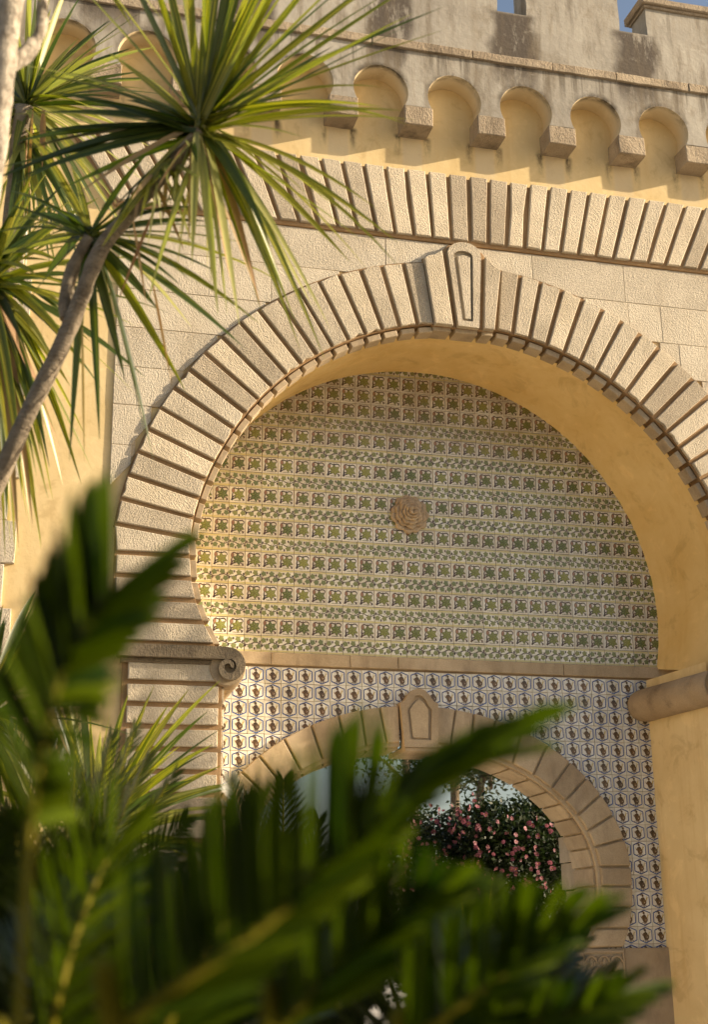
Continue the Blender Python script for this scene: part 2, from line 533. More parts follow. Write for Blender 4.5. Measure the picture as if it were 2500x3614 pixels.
def rin(deg):
    t = deg if deg > 90 else 180 - deg
    return RI - (2.15e-4 * (t - 165) ** 2 if t > 165 else 0)

def pol(r, deg, c=RC):
    return (c[0] + r * cos(radians(deg)), c[1] + r * sin(radians(deg)))

# plaster wall with the arch opening left out
bm = bmesh.new()
hole = [(-.55, -4.0)] + [(-.55, -4.0 + k * .6) for k in range(1, 7)] + [pol(2.6, 190 - k * 5) for k in range(41)] + [(4.15, -4.0 + k * .6) for k in range(6, -1, -1)]
def outer_pt(p):
    x, z = p
    if z < RC[1] - .001:
        return ((-7.0 if x < RC[0] else 9.0), z)
    a = atan2(z - RC[1], x - RC[0])
    dx, dz = cos(a), sin(a)
    t = 1e9
    if dx < -1e-6: t = min(t, (-7.0 - RC[0]) / dx)
    if dx > 1e-6: t = min(t, (9.0 - RC[0]) / dx)
    if dz > 1e-6: t = min(t, (5.1 - RC[1]) / dz)
    return (RC[0] + t * dx, RC[1] + t * dz)
hv = [bm.verts.new((x, YP, z)) for x, z in hole]
ov = [bm.verts.new((*[outer_pt(p)[0]], YP, outer_pt(p)[1])) for p in hole]
for i in range(len(hole) - 1):
    bm.faces.new((hv[i], ov[i], ov[i + 1], hv[i + 1]))
# the two upper corners that the fan leaves open
for sgn, xe in ((-1, -7.0), (1, 9.0)):
    idx = [i for i in range(len(hole) - 1) if (abs(ov[i].co.x - xe) < 1e-4) != (abs(ov[i + 1].co.x - xe) < 1e-4) and (abs(ov[i].co.z - 5.1) < 1e-4 or abs(ov[i + 1].co.z - 5.1) < 1e-4)]
    for i in idx:
        cv = bm.verts.new((xe, YP, 5.1))
        bm.faces.new((ov[i], cv, ov[i + 1]))
finish(bm, 'plaster_wall', YELLOW, gate)

# ring: groove floor, voussoirs, soffit stones
LANG = [97.2, 101.1, 105.0, 108.85, 112.7, 116.55, 120.4, 124.25, 128.2, 132.1, 136.1, 140.1, 144.0, 148.0, 152.0, 156.0, 160.0, 164.0, 168.0, 172.0]
RANG = [83.9, 80.2, 76.4, 72.4, 68.4, 64.5, 60.6, 56.7, 52.7, 48.7, 44.7, 40.7, 36.7, 32.7, 28.7, 24.7, 20.7, 16.7, 12.7, 8.7]
bm = bmesh.new()
st = [8 - 1.0 + (172.5 - 7) / 60 * k for k in range(61)]
prev = None
for a in st:
    i, o = pol(rin(a) - .006, a), pol(RO + .012, a)
    col = [bm.verts.new((i[0], -.865, i[1])), bm.verts.new((i[0], YR, i[1])), bm.verts.new((o[0], YR, o[1])), bm.verts.new((o[0], YP + .004, o[1]))]
    if prev:
        for k in range(3):
            bm.faces.new((prev[k], prev[k + 1], col[k + 1], col[k]))
    prev = col
finish(bm, 'arch_ring', JOINT, gate)

G = 0.0185
def worn(pts, j=.003, bite=.4):
    """knock the outline of a stone about a little and now and then take a corner off"""
    c = Vector((sum(p[0] for p in pts) / len(pts), sum(p[1] for p in pts) / len(pts)))
    out = []
    for p in pts:
        q = Vector(p) + Vector((random.uniform(-j, j), random.uniform(-j, j)))
        if random.random() < bite / len(pts) * 2:
            q += (c - q).normalized() * random.uniform(.006, .016)
        out.append((q.x, q.y))
    return out

def ring_piece(a0, a1, r0, r1, g=G, n=3):
    pts = []
    for k in range(n + 1):
        r = r0(a0 + (a1 - a0) * k / n)
        lo, hi = a0 + math.degrees(g / r), a1 - math.degrees(g / r)
        pts.append(pol(r, lo + (hi - lo) * k / n))
    for k in range(n, -1, -1):
        r = r1
        lo, hi = a0 + math.degrees(g / r), a1 - math.degrees(g / r)
        pts.append(pol(r, lo + (hi - lo) * k / n))
    return pts

def voussoir(a0, a1, yf=YV):
    bm = bmesh.new()
    o = random.uniform(-.004, .004)
    slab(bm, worn(ring_piece(a0, a1, rin, RO + random.uniform(-.006, .004))), yf + o * .5, YP + .01, .006)
    finish(bm, 'voussoir', LIME, gate)
    bm = bmesh.new()
    slab(bm, ring_piece(a0, a1, lambda a: rin(a) - .062 + o, rin(92) - .015 if 15 < a0 < 165 else rin(a0) - .015), -1.003, -.868 + o, .005, back=True)
    finish(bm, 'soffit_stone', SHADESTONE, gate)

allL = list(zip(LANG[:-1], LANG[1:]))
allR = [(b, a) for a, b in zip(RANG[:-1], RANG[1:])]
for a0, a1 in allL + allR:
    voussoir(a0, a1)

# lower horseshoe: level courses down to the capital, on both sides
ZL = [.49, .318, .150, -.012, -.185]
def xin(z):
    tab = [(.66, -.483), (.49, -.470), (.301, -.453), (.133, -.413), (-.028, -.35), (-.20, -.26)]
    for (za, xa), (zb, xb) in zip(tab[:-1], tab[1:]):
        if z >= zb:
            return xa + (xb - xa) * (za - z) / (za - zb)
    return tab[-1][1]
def mir(p, c=RC[0]):
    return (2 * c - p[0], p[1])
for side in (0, 1):
    M = (lambda p: mir(p)) if side else (lambda p: p)
    g = .019
    bm = bmesh.new()
    fl = [M(p) for p in [(-1.03, .75), (-1.03, -.2)] + [(xin(z) + .004, z) for z in (-.2, -.03, .133, .3, .49, .66)]]
    slab(bm, fl, YR - .0015, -.8635, .002)
    finish(bm, 'arch_ring', JOINT, gate)
    a = 172.0
    pi_, po_ = pol(rin(172), 172), pol(RO, 172)
    top = [pol(RI, 172 + math.degrees(g / RI)), pol(RO, 172 + math.degrees(g / RO))]
    slab_obj('voussoir', [M(p) for p in [top[0], top[1], (-1.02, .6), (-1.012, ZL[0] + g), (xin(ZL[0] + g), ZL[0] + g)]], YV, YP, LIME, gate, .006)
    slab_obj('soffit_stone', [M(p) for p in [(xin(.62) - .01, .62), (xin(ZL[0] + g) - .01, ZL[0] + g), (xin(ZL[0] + g) + .06, ZL[0] + g), (xin(.62) + .06, .62)]], -1.003, -.868, SHADESTONE, gate, .004, back=True)
    for z1, z0 in zip(ZL[:-1], ZL[1:]):
        zz = [z0 + g, (z0 + z1) / 2, z1 - g]
        slab_obj('voussoir', [M(p) for p in [(-1.012, z1 - g), (-1.012, z0 + g)] + [(xin(z), z) for z in zz]], YV + random.uniform(-.002, .002), YP, LIME, gate, .006)
        slab_obj('soffit_stone', [M(p) for p in [(xin(z) - .01, z) for z in reversed(zz)] + [(xin(z) + .055, z) for z in zz]], -1.003, -.868, SHADESTONE, gate, .004, back=True)

# keystone: two side ribs, a capped centre with a raised tapering panel
def kx(x0, x1, z, zt, zb):   # x on a line between top and bottom
    return x1 + (x0 - x1) * (z - zb) / (zt - zb)
bm = bmesh.new()
slab(bm, [(1.445, 3.215), (1.517, 2.600), (2.058, 2.600), (2.137, 3.165), (2.06, 3.20), (1.99, 3.33), (1.90, 3.375), (1.785, 3.388), (1.68, 3.37), (1.60, 3.29), (1.53, 3.235)], -1.034, YP, .004)
key = finish(bm, 'keystone', JOINT, gate)
for xa_, xb_ in ((1.522, 1.682), (1.722, 1.922), (1.962, 2.060)):
    slab_obj('soffit_stone', [(xa_, 2.640), (xa_ + (1.79 - xa_) * .02, 2.566), (xb_ + (1.79 - xb_) * .02, 2.566), (xb_, 2.640)], -1.02, -.862, SHADESTONE, key, .006, back=True)
YK = -1.082
slab_obj('keystone_rib', [(1.452, 3.20), (1.478, 3.225), (1.54, 3.245), (1.612, 3.295), (1.686, 2.602), (1.530, 2.604)], YK, -1.03, LIME, key, .006)
slab_obj('keystone_rib', [(2.000, 3.275), (2.06, 3.21), (2.133, 3.16), (2.052, 2.600), (1.958, 2.600)], YK, -1.03, LIME, key, .006)
# capped centre as a frame round a sunk trapezium
cap = [(1.732, 2.602), (1.915, 2.598), (1.958, 3.27)] + [(1.81 + .152 * cos(radians(t)), 3.27 + .118 * sin(radians(t))) for t in range(12, 169, 12)] + [(1.660, 3.285)]
inn = [(1.768, 2.652), (1.863, 2.652), (1.885, 3.255)] + [(1.80 + .088 * cos(radians(t)), 3.255 + .05 * sin(radians(t))) for t in range(20, 161, 20)] + [(1.712, 3.255)]
bm = bmesh.new()
K = 28
def resample(P, n, start):
    L = []
    m = len(P)
    seg = [((P[i][0] - P[(i + 1) % m][0]) ** 2 + (P[i][1] - P[(i + 1) % m][1]) ** 2) ** .5 for i in range(m)]
    return P, seg
# build the frame as quads between matched outlines (both start bottom left and run counter-clockwise)
def along(P, ts):
    m = len(P)
    seg = [sqrt((P[i][0] - P[(i + 1) % m][0]) ** 2 + (P[i][1] - P[(i + 1) % m][1]) ** 2) for i in range(m)]
    tot = sum(seg)
    out = []
    for t in ts:
        d = t * tot
        i = 0
        while d > seg[i] and i < m - 1:
            d -= seg[i]; i += 1
        f = d / seg[i] if seg[i] else 0
        a, b = P[i], P[(i + 1) % m]
        out.append((a[0] + (b[0] - a[0]) * f, a[1] + (b[1] - a[1]) * f))
    return out
def bykeys(P, keys, n):
    """same number of samples between matching corners"""
    out = []
    m = len(P)
    for q in range(len(keys)):
        a, b = keys[q], keys[(q + 1) % len(keys)]
        idx = [a]
        while idx[-1] != b:
            idx.append((idx[-1] + 1) % m)
        pts = [P[i] for i in idx]
        seg = [sqrt((pts[i][0] - pts[i + 1][0]) ** 2 + (pts[i][1] - pts[i + 1][1]) ** 2) for i in range(len(pts) - 1)]
        tot = sum(seg)
        for k in range(n):
            d = k / n * tot
            i = 0
            while i < len(seg) - 1 and d > seg[i]:
                d -= seg[i]; i += 1
            f = d / seg[i] if seg[i] else 0
            out.append((pts[i][0] + (pts[i + 1][0] - pts[i][0]) * f, pts[i][1] + (pts[i + 1][1] - pts[i][1]) * f))
    return out
A_ = bykeys(cap, [0, 1, 2, len(cap) - 1], 8)
B_ = bykeys(inn, [0, 1, 2, len(inn) - 1], 8)
def frame_mesh(bm, A_, B_, yf, yd, yb):
    n = len(A_)
    a0 = [bm.verts.new((p[0], yb, p[1])) for p in A_]
    a1 = [bm.verts.new((p[0], yf, p[1])) for p in A_]
    b1 = [bm.verts.new((p[0], yf, p[1])) for p in B_]
    b2 = [bm.verts.new((p[0], yd, p[1])) for p in B_]
    for i in range(n):
        j = (i + 1) % n
        bm.faces.new((a0[i], a0[j], a1[j], a1[i]))
        bm.faces.new((a1[i], a1[j], b1[j], b1[i]))
        bm.faces.new((b1[i], b1[j], b2[j], b2[i]))
    bm.faces.new(b2)
frame_mesh(bm, A_, B_, YK - .002, -1.050, -1.03)
finish(bm, 'keystone_frame', LIME, key)
slab_obj('keystone_panel', [(1.795, 2.672), (1.845, 2.672), (1.862, 3.252), (1.80, 3.268), (1.745, 3.252)], YK + .002, -1.05, LIME, key, .005)

# ashlar courses round the ring
ZC = [3.385, 3.020, 2.668, 2.335, 2.000, 1.680, 1.350, 1.020, .72]
XJ = {0: [-1.085, -.2, 1.13, 2.45, 3.31, 4.55, 6.0], 1: [-1.085, .15, 1.5, 2.6, 3.33, 3.64, 4.6, 6.0], 2: [-1.085, .2, 3.79, 4.9, 6.0], 3: [-1.085, 4.25, 5.2, 6.0], 4: [-1.085, 4.7, 6.0], 5: [-1.085, 4.8, 6.0], 6: [-1.085, 5, 6.0], 7: [-1.085, 5, 6.0]}
RA = RO + .014
def ringz(x):
    d = RA * RA - (x - RC[0]) ** 2
    return RC[1] + sqrt(d) if d > 0 else -9
def ashlar(xa, xb, z0, z1):
    """outlines of one stone of a course, cut to the curve of the ring"""
    xs = [xa + (xb - xa) * k / 40 for k in range(41)]
    runs, cur = [], []
    for x in xs:
        if ringz(x) < z1 - .012:
            cur.append(x)
        elif cur:
            runs.append(cur); cur = []
    if cur: runs.append(cur)
    out = []
    for r in runs:
        if len(r) < 2 or r[-1] - r[0] < .03: continue
        lo = [(x, max(z0, ringz(x))) for x in r]
        keep = [lo[0]] + [p for q, p in enumerate(lo[1:-1], 1) if p[1] > z0 or lo[q - 1][1] > z0 or lo[q + 1][1] > z0] + [lo[-1]]
        out.append(keep + [(r[-1], z1), (r[0], z1)])
    return out
bmm = bmesh.new()
for ci in range(8):
    z1, z0 = ZC[ci], ZC[ci + 1]
    for o_ in ashlar(-1.08, 5.99, z0 + .0001, z1):
        slab(bmm, o_, YA + .0035, YP + .003, .001)
    for xa, xb in zip(XJ[ci][:-1], XJ[ci][1:]):
        for o_ in ashlar(xa + .0018, xb - .0018, z0 + .002, z1 - .002):
            slab_obj('ashlar_block', o_, YA + random.uniform(-.0015, .0015), YP + .002, ASH, gate, .003)
finish(bmm, 'mortar_joint', MORTAR, gate)

# flat arch of fanned ribs
bm = bmesh.new()
slab(bm, [(AX - .1667 * 17.5 - .01, 3.387), (AX + .1667 * 24, 3.387), (AX + .1892 * 24, 4.035), (AX - .1892 * 17.5, 4.035)], -1.034, YP + .002, .006)
band = finish(bm, 'flat_arch', JOINT, gate)
for k in range(-17, 24):
    tl, tr = AX + .1892 * (k - .5), AX + .1892 * (k + .5)
    bl, br = AX + .1667 * (k - .5), AX + .1667 * (k + .5)
    zb, zt = 3.418 + random.uniform(-.003, .003), 4.046 + random.uniform(-.006, .004)
    g = .0185
    poly = [(bl + g, zb), (br - g, zb), (br + (tr - br) * .5 - g + random.uniform(-.002, .002), (zb + zt) / 2), (tr - g, zt), ((tl + tr) / 2, zt + random.uniform(-.004, .002)), (tl + g, zt), (bl + (tl - bl) * .5 + g, (zb + zt) / 2)]
    slab_obj('rib', worn(poly, .0025), -1.064 + random.uniform(-.003, .003), -1.02, LIME, band, .007)

# corbel table
YC = -1.213
CX0, CP, CW = -1.3923, .6657, .255
ICB = range(-6, 12)
bm = bmesh.new()
def arcade_bay(bm, xl, xr, zb, zt, cx, cz, r, yf, yb):
    a0 = 180 + math.degrees(math.asin((cz - zb) / r))
    arc = [(cx + r * cos(radians(a0 - (2 * a0 - 180) * k / 24)), cz + r * sin(radians(a0 - (2 * a0 - 180) * k / 24))) for k in range(25)]
    # outer outline matched by angle, split at the corners
    out = []
    for p in arc:
        dx, dz = p[0] - cx, p[1] - cz
        t = 1e9
        if dx < -1e-9: t = min(t, (xl - cx) / dx)
        if dx > 1e-9: t = min(t, (xr - cx) / dx)
        if dz > 1e-9: t = min(t, (zt - cz) / dz)
        if dz < -1e-9: t = min(t, (zb - cz) / dz)
        out.append((cx + dx * t, cz + dz * t))
    out[0] = (xl, zb); out[-1] = (xr, zb)
    A = [bm.verts.new((p[0], yf, p[1])) for p in arc]
    O = [bm.verts.new((p[0], yf, p[1])) for p in out]
    B = [bm.verts.new((p[0], yb, p[1])) for p in arc]
    for i in range(24):
        f = bm.faces.new((O[i], A[i], A[i + 1], O[i + 1])); f.material_index = 0
        e = bm.faces.new((A[i], B[i], B[i + 1], A[i + 1])); e.material_index = 1; e.smooth = True
        a, b = out[i], out[i + 1]
        for cn in ((xl, zt), (xr, zt)):
            if (abs(a[0] - cn[0]) < 1e-5 and abs(b[1] - cn[1]) < 1e-5 and abs(a[1] - cn[1]) > 1e-5) or (abs(b[0] - cn[0]) < 1e-5 and abs(a[1] - cn[1]) < 1e-5 and abs(b[1] - cn[1]) > 1e-5):
                bm.faces.new((O[i], O[i + 1], bm.verts.new((cn[0], yf, cn[1]))))
for i in ICB:
    c0 = CX0 + CP * i + CW / 2
    arcade_bay(bm, c0, c0 + CP, 4.575, 5.135, c0 + CP / 2, 4.692, .245, YC, YP)
finish(bm, 'corbel_arcade', [GREYPL, CREAMPL], gate)
for i in range(-6, 13):
    x = CX0 + CP * i
    bm = bmesh.new()
    slab(bm, rough_rect(x, x + CW, 4.392 + random.uniform(-.006, .006), 4.574), YC - .004 + random.uniform(-.004, .004), YP + .004, .007)
    finish(bm, 'corbel', CORBEL, gate)

# string course of rough stones, parapet, merlons
x = -5.0
while x < 8.5:
    L = random.uniform(.62, .98)
    bm = bmesh.new()
    slab(bm, rough_rect(x, x + L - .006, 5.128, 5.212, n=7, j=.0032), YC - .030 + random.uniform(-.005, .005), YC + .02, .005)
    finish(bm, 'string_stone', CORBEL, gate)
    x += L
bm = bmesh.new()
vs = [bm.verts.new(p) for p in ((-5, YC + .001, 5.135), (8.5, YC + .001, 5.135), (8.5, YC + .001, 5.690), (-5, YC + .001, 5.690), (-5, -.93, 5.690), (8.5, -.93, 5.690), (8.5, -.93, 4.6), (-5, -.93, 4.6))]
bm.faces.new(vs[:4]); bm.faces.new((vs[3], vs[2], vs[5], vs[4])); bm.faces.new((vs[4], vs[5], vs[6], vs[7]))
finish(bm, 'parapet_wall', GREYPL, gate)
for k in range(-5, 5):
    x0 = 2.455 + 1.1975 * k
    bm = bmesh.new()
    up_ = 0 if k == 1 else .17
    sd_ = [(x0 + random.uniform(-.004, .004), 5.690 + q_ * (.325 + up_) / 5) for q_ in range(6)]
    sr_ = [(x0 + .917 + random.uniform(-.004, .004), 5.690 + q_ * (.325 + up_) / 5) for q_ in range(6)]
    slab(bm, sr_ + sd_[::-1], YC + .001, -.932, .00005, back=True)
    me = finish(bm, 'merlon', GREYPL, gate)
    bm = bmesh.new()
    slab(bm, rough_rect(x0 - .05, x0 + .917 + .05, 6.012 + up_, 6.085 + up_, 6, .004), YC - .05, -.88, .010, back=True)
    slab(bm, rough_rect(x0 - .02, x0 + .917 + .02, 5.985 + up_, 6.012 + up_, 6, .003), YC - .022, -.91, .006, back=True)
    finish(bm, 'coping', CORBEL, me)

# ochre lining of the horseshoe, jambs below
bm = bmesh.new()
BC, BR = (1.707, .441), 2.188
prev = None
for k in range(73):
    t = k / 72
    af, ab = 193.8 - t * (193.8 + 13.8), 191.9 - t * (191.9 + 11.9)
    f = pol(rin(af) - .030, af)
    b = pol(BR, ab, BC)
    row = []
    for q in range(7):
        s = q / 6
        row.append(bm.verts.new((f[0] + (b[0] - f[0]) * s, -.87 + (.02 + .87) * s, f[1] + (b[1] - f[1]) * s)))
    if prev:
        for q in range(6):
            bm.faces.new((prev[q], row[q], row[q + 1], prev[q + 1])).smooth = True
    prev = row
finish(bm, 'arch_lining', LINING, gate)
def jamb(xf, xb):
    bm = bmesh.new()
    v = [bm.verts.new(p) for p in ((xf, -.87, -.12), (xf, -.87, -4.02), (xb, .02, -4.02), (xb, .02, -.12))]
    bm.faces.new(v)
    bmesh.ops.subdivide_edges(bm, edges=bm.edges[:], cuts=3, use_grid_fill=True)
    finish(bm, 'jamb', PALEYEL, gate)
jamb(-.215, -.20)
jamb(3.85, 3.735)

# piers of level ribs below the capitals, their soffit returns
for side in (0, 1):
    cxm = (RC[0] + .0) 
    M = (lambda p: mir(p, 1.825)) if side else (lambda p: p)
    slab_obj('pier', [M(p) for p in [(-.94, -4.0), (-.205, -4.0), (-.205, -.30), (-.94, -.30)]], YR, -.866, JOINT, gate, .003)
    z1 = -.330
    while z1 > -4.0:
        h = .1605
        zt, zb = z1, z1 - h + .038
        bm = bmesh.new()
        slab(bm, [M(p) for p in rough_rect(-.898, -.236, zb, zt, 3, .0018)], YV + random.uniform(-.003, .003), YP, .006)
        finish(bm, 'pier_block', LIME, gate)
        bm = bmesh.new()
        slab(bm, [M(p) for p in rough_rect(-.225, -.186, zb, zt, 2, .001)], -1.003, -.868, .005, back=True)
        finish(bm, 'soffit_stone', LIME, gate)
        z1 -= h

# scroll capitals: slab that curls into a volute, roll running through the reveal
def capital(side):
    M = (lambda p: mir(p, 1.838)) if side else (lambda p: p)
    bm = bmesh.new()
    # path of the scroll band
    path = [(-.985, -.250, .045), (-.70, -.250, .046), (-.40, -.250, .046), (-.20, -.250, .046)]
    c = (-.170, -.352)
    turns = 1.28
    for k in range(1, 46):
        t = k / 45
        a = radians(90 - 360 * turns * t)
        r = .104 * (1 - t) + .020 * t
        path.append((c[0] + r * cos(a), c[1] + r * sin(a), .044 * (1 - t) ** 2.2 + .024 * t * (1 - t) + .012 * t))
    L, R = [], []
    for i, p in enumerate(path):
        q0, q1 = path[max(0, i - 1)], path[min(len(path) - 1, i + 1)]
        d = Vector((q1[0] - q0[0], q1[1] - q0[1])).normalized()
        nrm = Vector((-d.y, d.x))
        L.append((p[0] + nrm.x * p[2], p[1] + nrm.y * p[2]))
        R.append((p[0] - nrm.x * p[2], p[1] - nrm.y * p[2]))
    yf, yb = -1.112, -1.03
    lf = [bm.verts.new((*[M(p)[0]], yf, M(p)[1])) for p in L]
    rf = [bm.verts.new((*[M(p)[0]], yf, M(p)[1])) for p in R]
    lb = [bm.verts.new((*[M(p)[0]], yb, M(p)[1])) for p in L]
    rb = [bm.verts.new((*[M(p)[0]], yb, M(p)[1])) for p in R]
    for i in range(len(path) - 1):
        bm.faces.new((lf[i], rf[i], rf[i + 1], lf[i + 1]))
        bm.faces.new((lf[i], lf[i + 1], lb[i + 1], lb[i]))
        bm.faces.new((rf[i], rb[i], rb[i + 1], rf[i + 1]))
    bm.faces.new((lf[0], lb[0], rb[0], rf[0]))
    bm.faces.new((lf[-1], rf[-1], rb[-1], lb[-1]))
    cp = finish(bm, 'capital', CAPITAL, gate)
    # slab behind, moulding under it
    bm = bmesh.new()
    slab(bm, [M(p) for p in [(-.975, -.296), (-.17, -.296), (-.17, -.206), (-.975, -.206)]], -1.05, -.88, .004)
    slab(bm, [M(p) for p in [(-.955, -.332), (-.20, -.332), (-.20, -.298), (-.955, -.298)]], -1.060, -.88, .004)
    finish(bm, 'abacus', CAPITAL, cp)
    bm = bmesh.new()
    cc = M(c)
    n = 32
    ys = [-1.062, -1.05, -.90, -.885, -.875, -.86, -.45, -.05, -.012, .0]
    rs = [.128, .136, .140, .140, .133, .140, .141, .141, .132, .10]
    rings = []
    for y, r in zip(ys, rs):
        sk = (-.18 * (y + 1.06) / 1.06) if side else (.02 * (y + 1.06))
        rings.append([bm.verts.new((cc[0] + sk + (r + .0025 * mnoise.noise(Vector((cos(2 * pi * k / n) * 3, y * 6, sin(2 * pi * k / n) * 3 + side * 9)))) * cos(2 * pi * k / n), y, cc[1] + r * sin(2 * pi * k / n))) for k in range(n)])
    for a, b in zip(rings[:-1], rings[1:]):
        for k in range(n):
            bm.faces.new((a[k], a[(k + 1) % n], b[(k + 1) % n], b[k])).smooth = True
    bm.faces.new(list(reversed(rings[0]))); bm.faces.new(rings[-1])
    # shoulder that ties the roll to the jamb
    if not side: box(bm, cc[0] - .30, cc[0], -.995, .003, cc[1] - .13, cc[1] + .137)
    else:
        q_ = [(cc[0], -.995), (cc[0] + .4, -.995), (cc[0] + .4, .003), (cc[0] - .155, .003)]
        lo_ = [bm.verts.new((a, b, cc[1] - .132)) for a, b in q_]
        hi_ = [bm.verts.new((a, b, cc[1] + .137)) for a, b in q_]
        bm.faces.new(lo_); bm.faces.new(hi_)
        for i_ in range(4): bm.faces.new((lo_[i_], lo_[(i_ + 1) % 4], hi_[(i_ + 1) % 4], hi_[i_]))
    finish(bm, 'roll_moulding', ROLL, cp)
capital(0)
capital(1)

# far left pier of quoins
zz = 3.0
k = 0
while zz > -4:
    h = .33
    xr = -1.745 if k % 2 else -1.815
    bm = bmesh.new()
    slab(bm, rough_rect(-2.7, xr, zz - h + .005, zz, 3, .003), YA - .012, YP + .002, .006)
    finish(bm, 'quoin', ASH, gate)
    zz -= h
    k += 1

# ================================================================== TILED WALL
tw = thing('tiled_wall', 'tiled inner wall with green leaf tiles above blue knight tiles and a stone doorway arch', 'tiled wall')
EC, EA, EB = (1.605, -1.80), 1.835, 1.385        # outer ellipse of the inner arch
IA, IB = 1.535, 1.055
SPR = -2.36
def ell(a, b, deg):
    return (EC[0] + a * cos(radians(deg)), EC[1] + b * sin(radians(deg)))
bm = bmesh.new()
T0 = 202
hole = [(-.1, -4.0), (-.1, -3.4), (-.1, -2.8), (-.1, SPR)] + [ell(1.7, 1.23, 196 - k * (212 / 36)) for k in range(37)] + [(3.3, SPR), (3.3, -2.8), (3.3, -3.4), (3.3, -4.0)]
def outer2(p):
    x, z = p
    if z <= SPR + .01:
        return ((-3. if x < EC[0] else 6.5), z)
    a = atan2(z - EC[1], x - EC[0]); dx, dz = cos(a), sin(a)
    t = 1e9
    if dx < -1e-6: t = min(t, (-3. - EC[0]) / dx)
    if dx > 1e-6: t = min(t, (6.5 - EC[0]) / dx)
    if dz > 1e-6: t = min(t, (4.8 - EC[1]) / dz)
    if dz < -1e-6: t = min(t, (SPR - EC[1]) / dz) if t == 1e9 else t
    return (EC[0] + t * dx, EC[1] + t * dz)
for y in (.014, .40):
    hv = [bm.verts.new((x, y, z)) for x, z in hole]
    ov = [bm.verts.new((outer2(p)[0], y, outer2(p)[1])) for p in hole]
    for i in range(len(hole) - 1):
        bm.faces.new((hv[i], ov[i], ov[i + 1], hv[i + 1]))
        a, b = ov[i].co, ov[i + 1].co
        for xe in (-3., 6.5):
            if (abs(a.x - xe) < 1e-4) != (abs(b.x - xe) < 1e-4) and max(a.z, b.z) > 4.79:
                bm.faces.new((ov[i], ov[i + 1], bm.verts.new((xe, y, 4.8))))
finish(bm, 'wall_core', GROUT, tw)

def flat(bm, pts, y, mi):
    bm.faces.new([bm.verts.new((p[0], y, p[1])) for p in pts]).material_index = mi
def stroke(bm, pts, wd, y, mi):
    """a painted line: quads of varying width along points"""
    n = len(pts)
    if not isinstance(wd, (list, tuple)): wd = [wd] * n
    A, B = [], []
    for i, p in enumerate(pts):
        q0, q1 = pts[max(0, i - 1)], pts[min(n - 1, i + 1)]
        d = Vector((q1[0] - q0[0], q1[1] - q0[1])).normalized()
        A.append(bm.verts.new((p[0] - d.y * wd[i] / 2, y, p[1] + d.x * wd[i] / 2)))
        B.append(bm.verts.new((p[0] + d.y * wd[i] / 2, y, p[1] - d.x * wd[i] / 2)))
    for i in range(n - 1):
        bm.faces.new((A[i], B[i], B[i + 1], A[i + 1])).material_index = mi
def lobed(bm, c, r, rot, lobes, y, mi, deep=.52, squash=1.0, rise=0.0):
    pts = []
    n = lobes * 4
    for k in range(n):
        ph = k % 4
        rr = {0: 1.0, 1: .74, 2: deep, 3: .74}[ph] * r
        a = rot + 2 * pi * k / n
        pts.append((c[0] + rr * cos(a) * squash, c[1] + rr * sin(a)))
    cv = bm.verts.new((c[0], y - rise, c[1]))
    vs = [bm.verts.new((p[0], y, p[1])) for p in pts]
    for k in range(n):
        bm.faces.new((cv, vs[k], vs[(k + 1) % n])).material_index = mi
def tile_body(bm, wd, h, mi=0):
    e = .0021
    slab(bm, [(e, e), (wd - e, e), (wd - e, h - e), (e, h - e)], 0, .013, .002, mi)

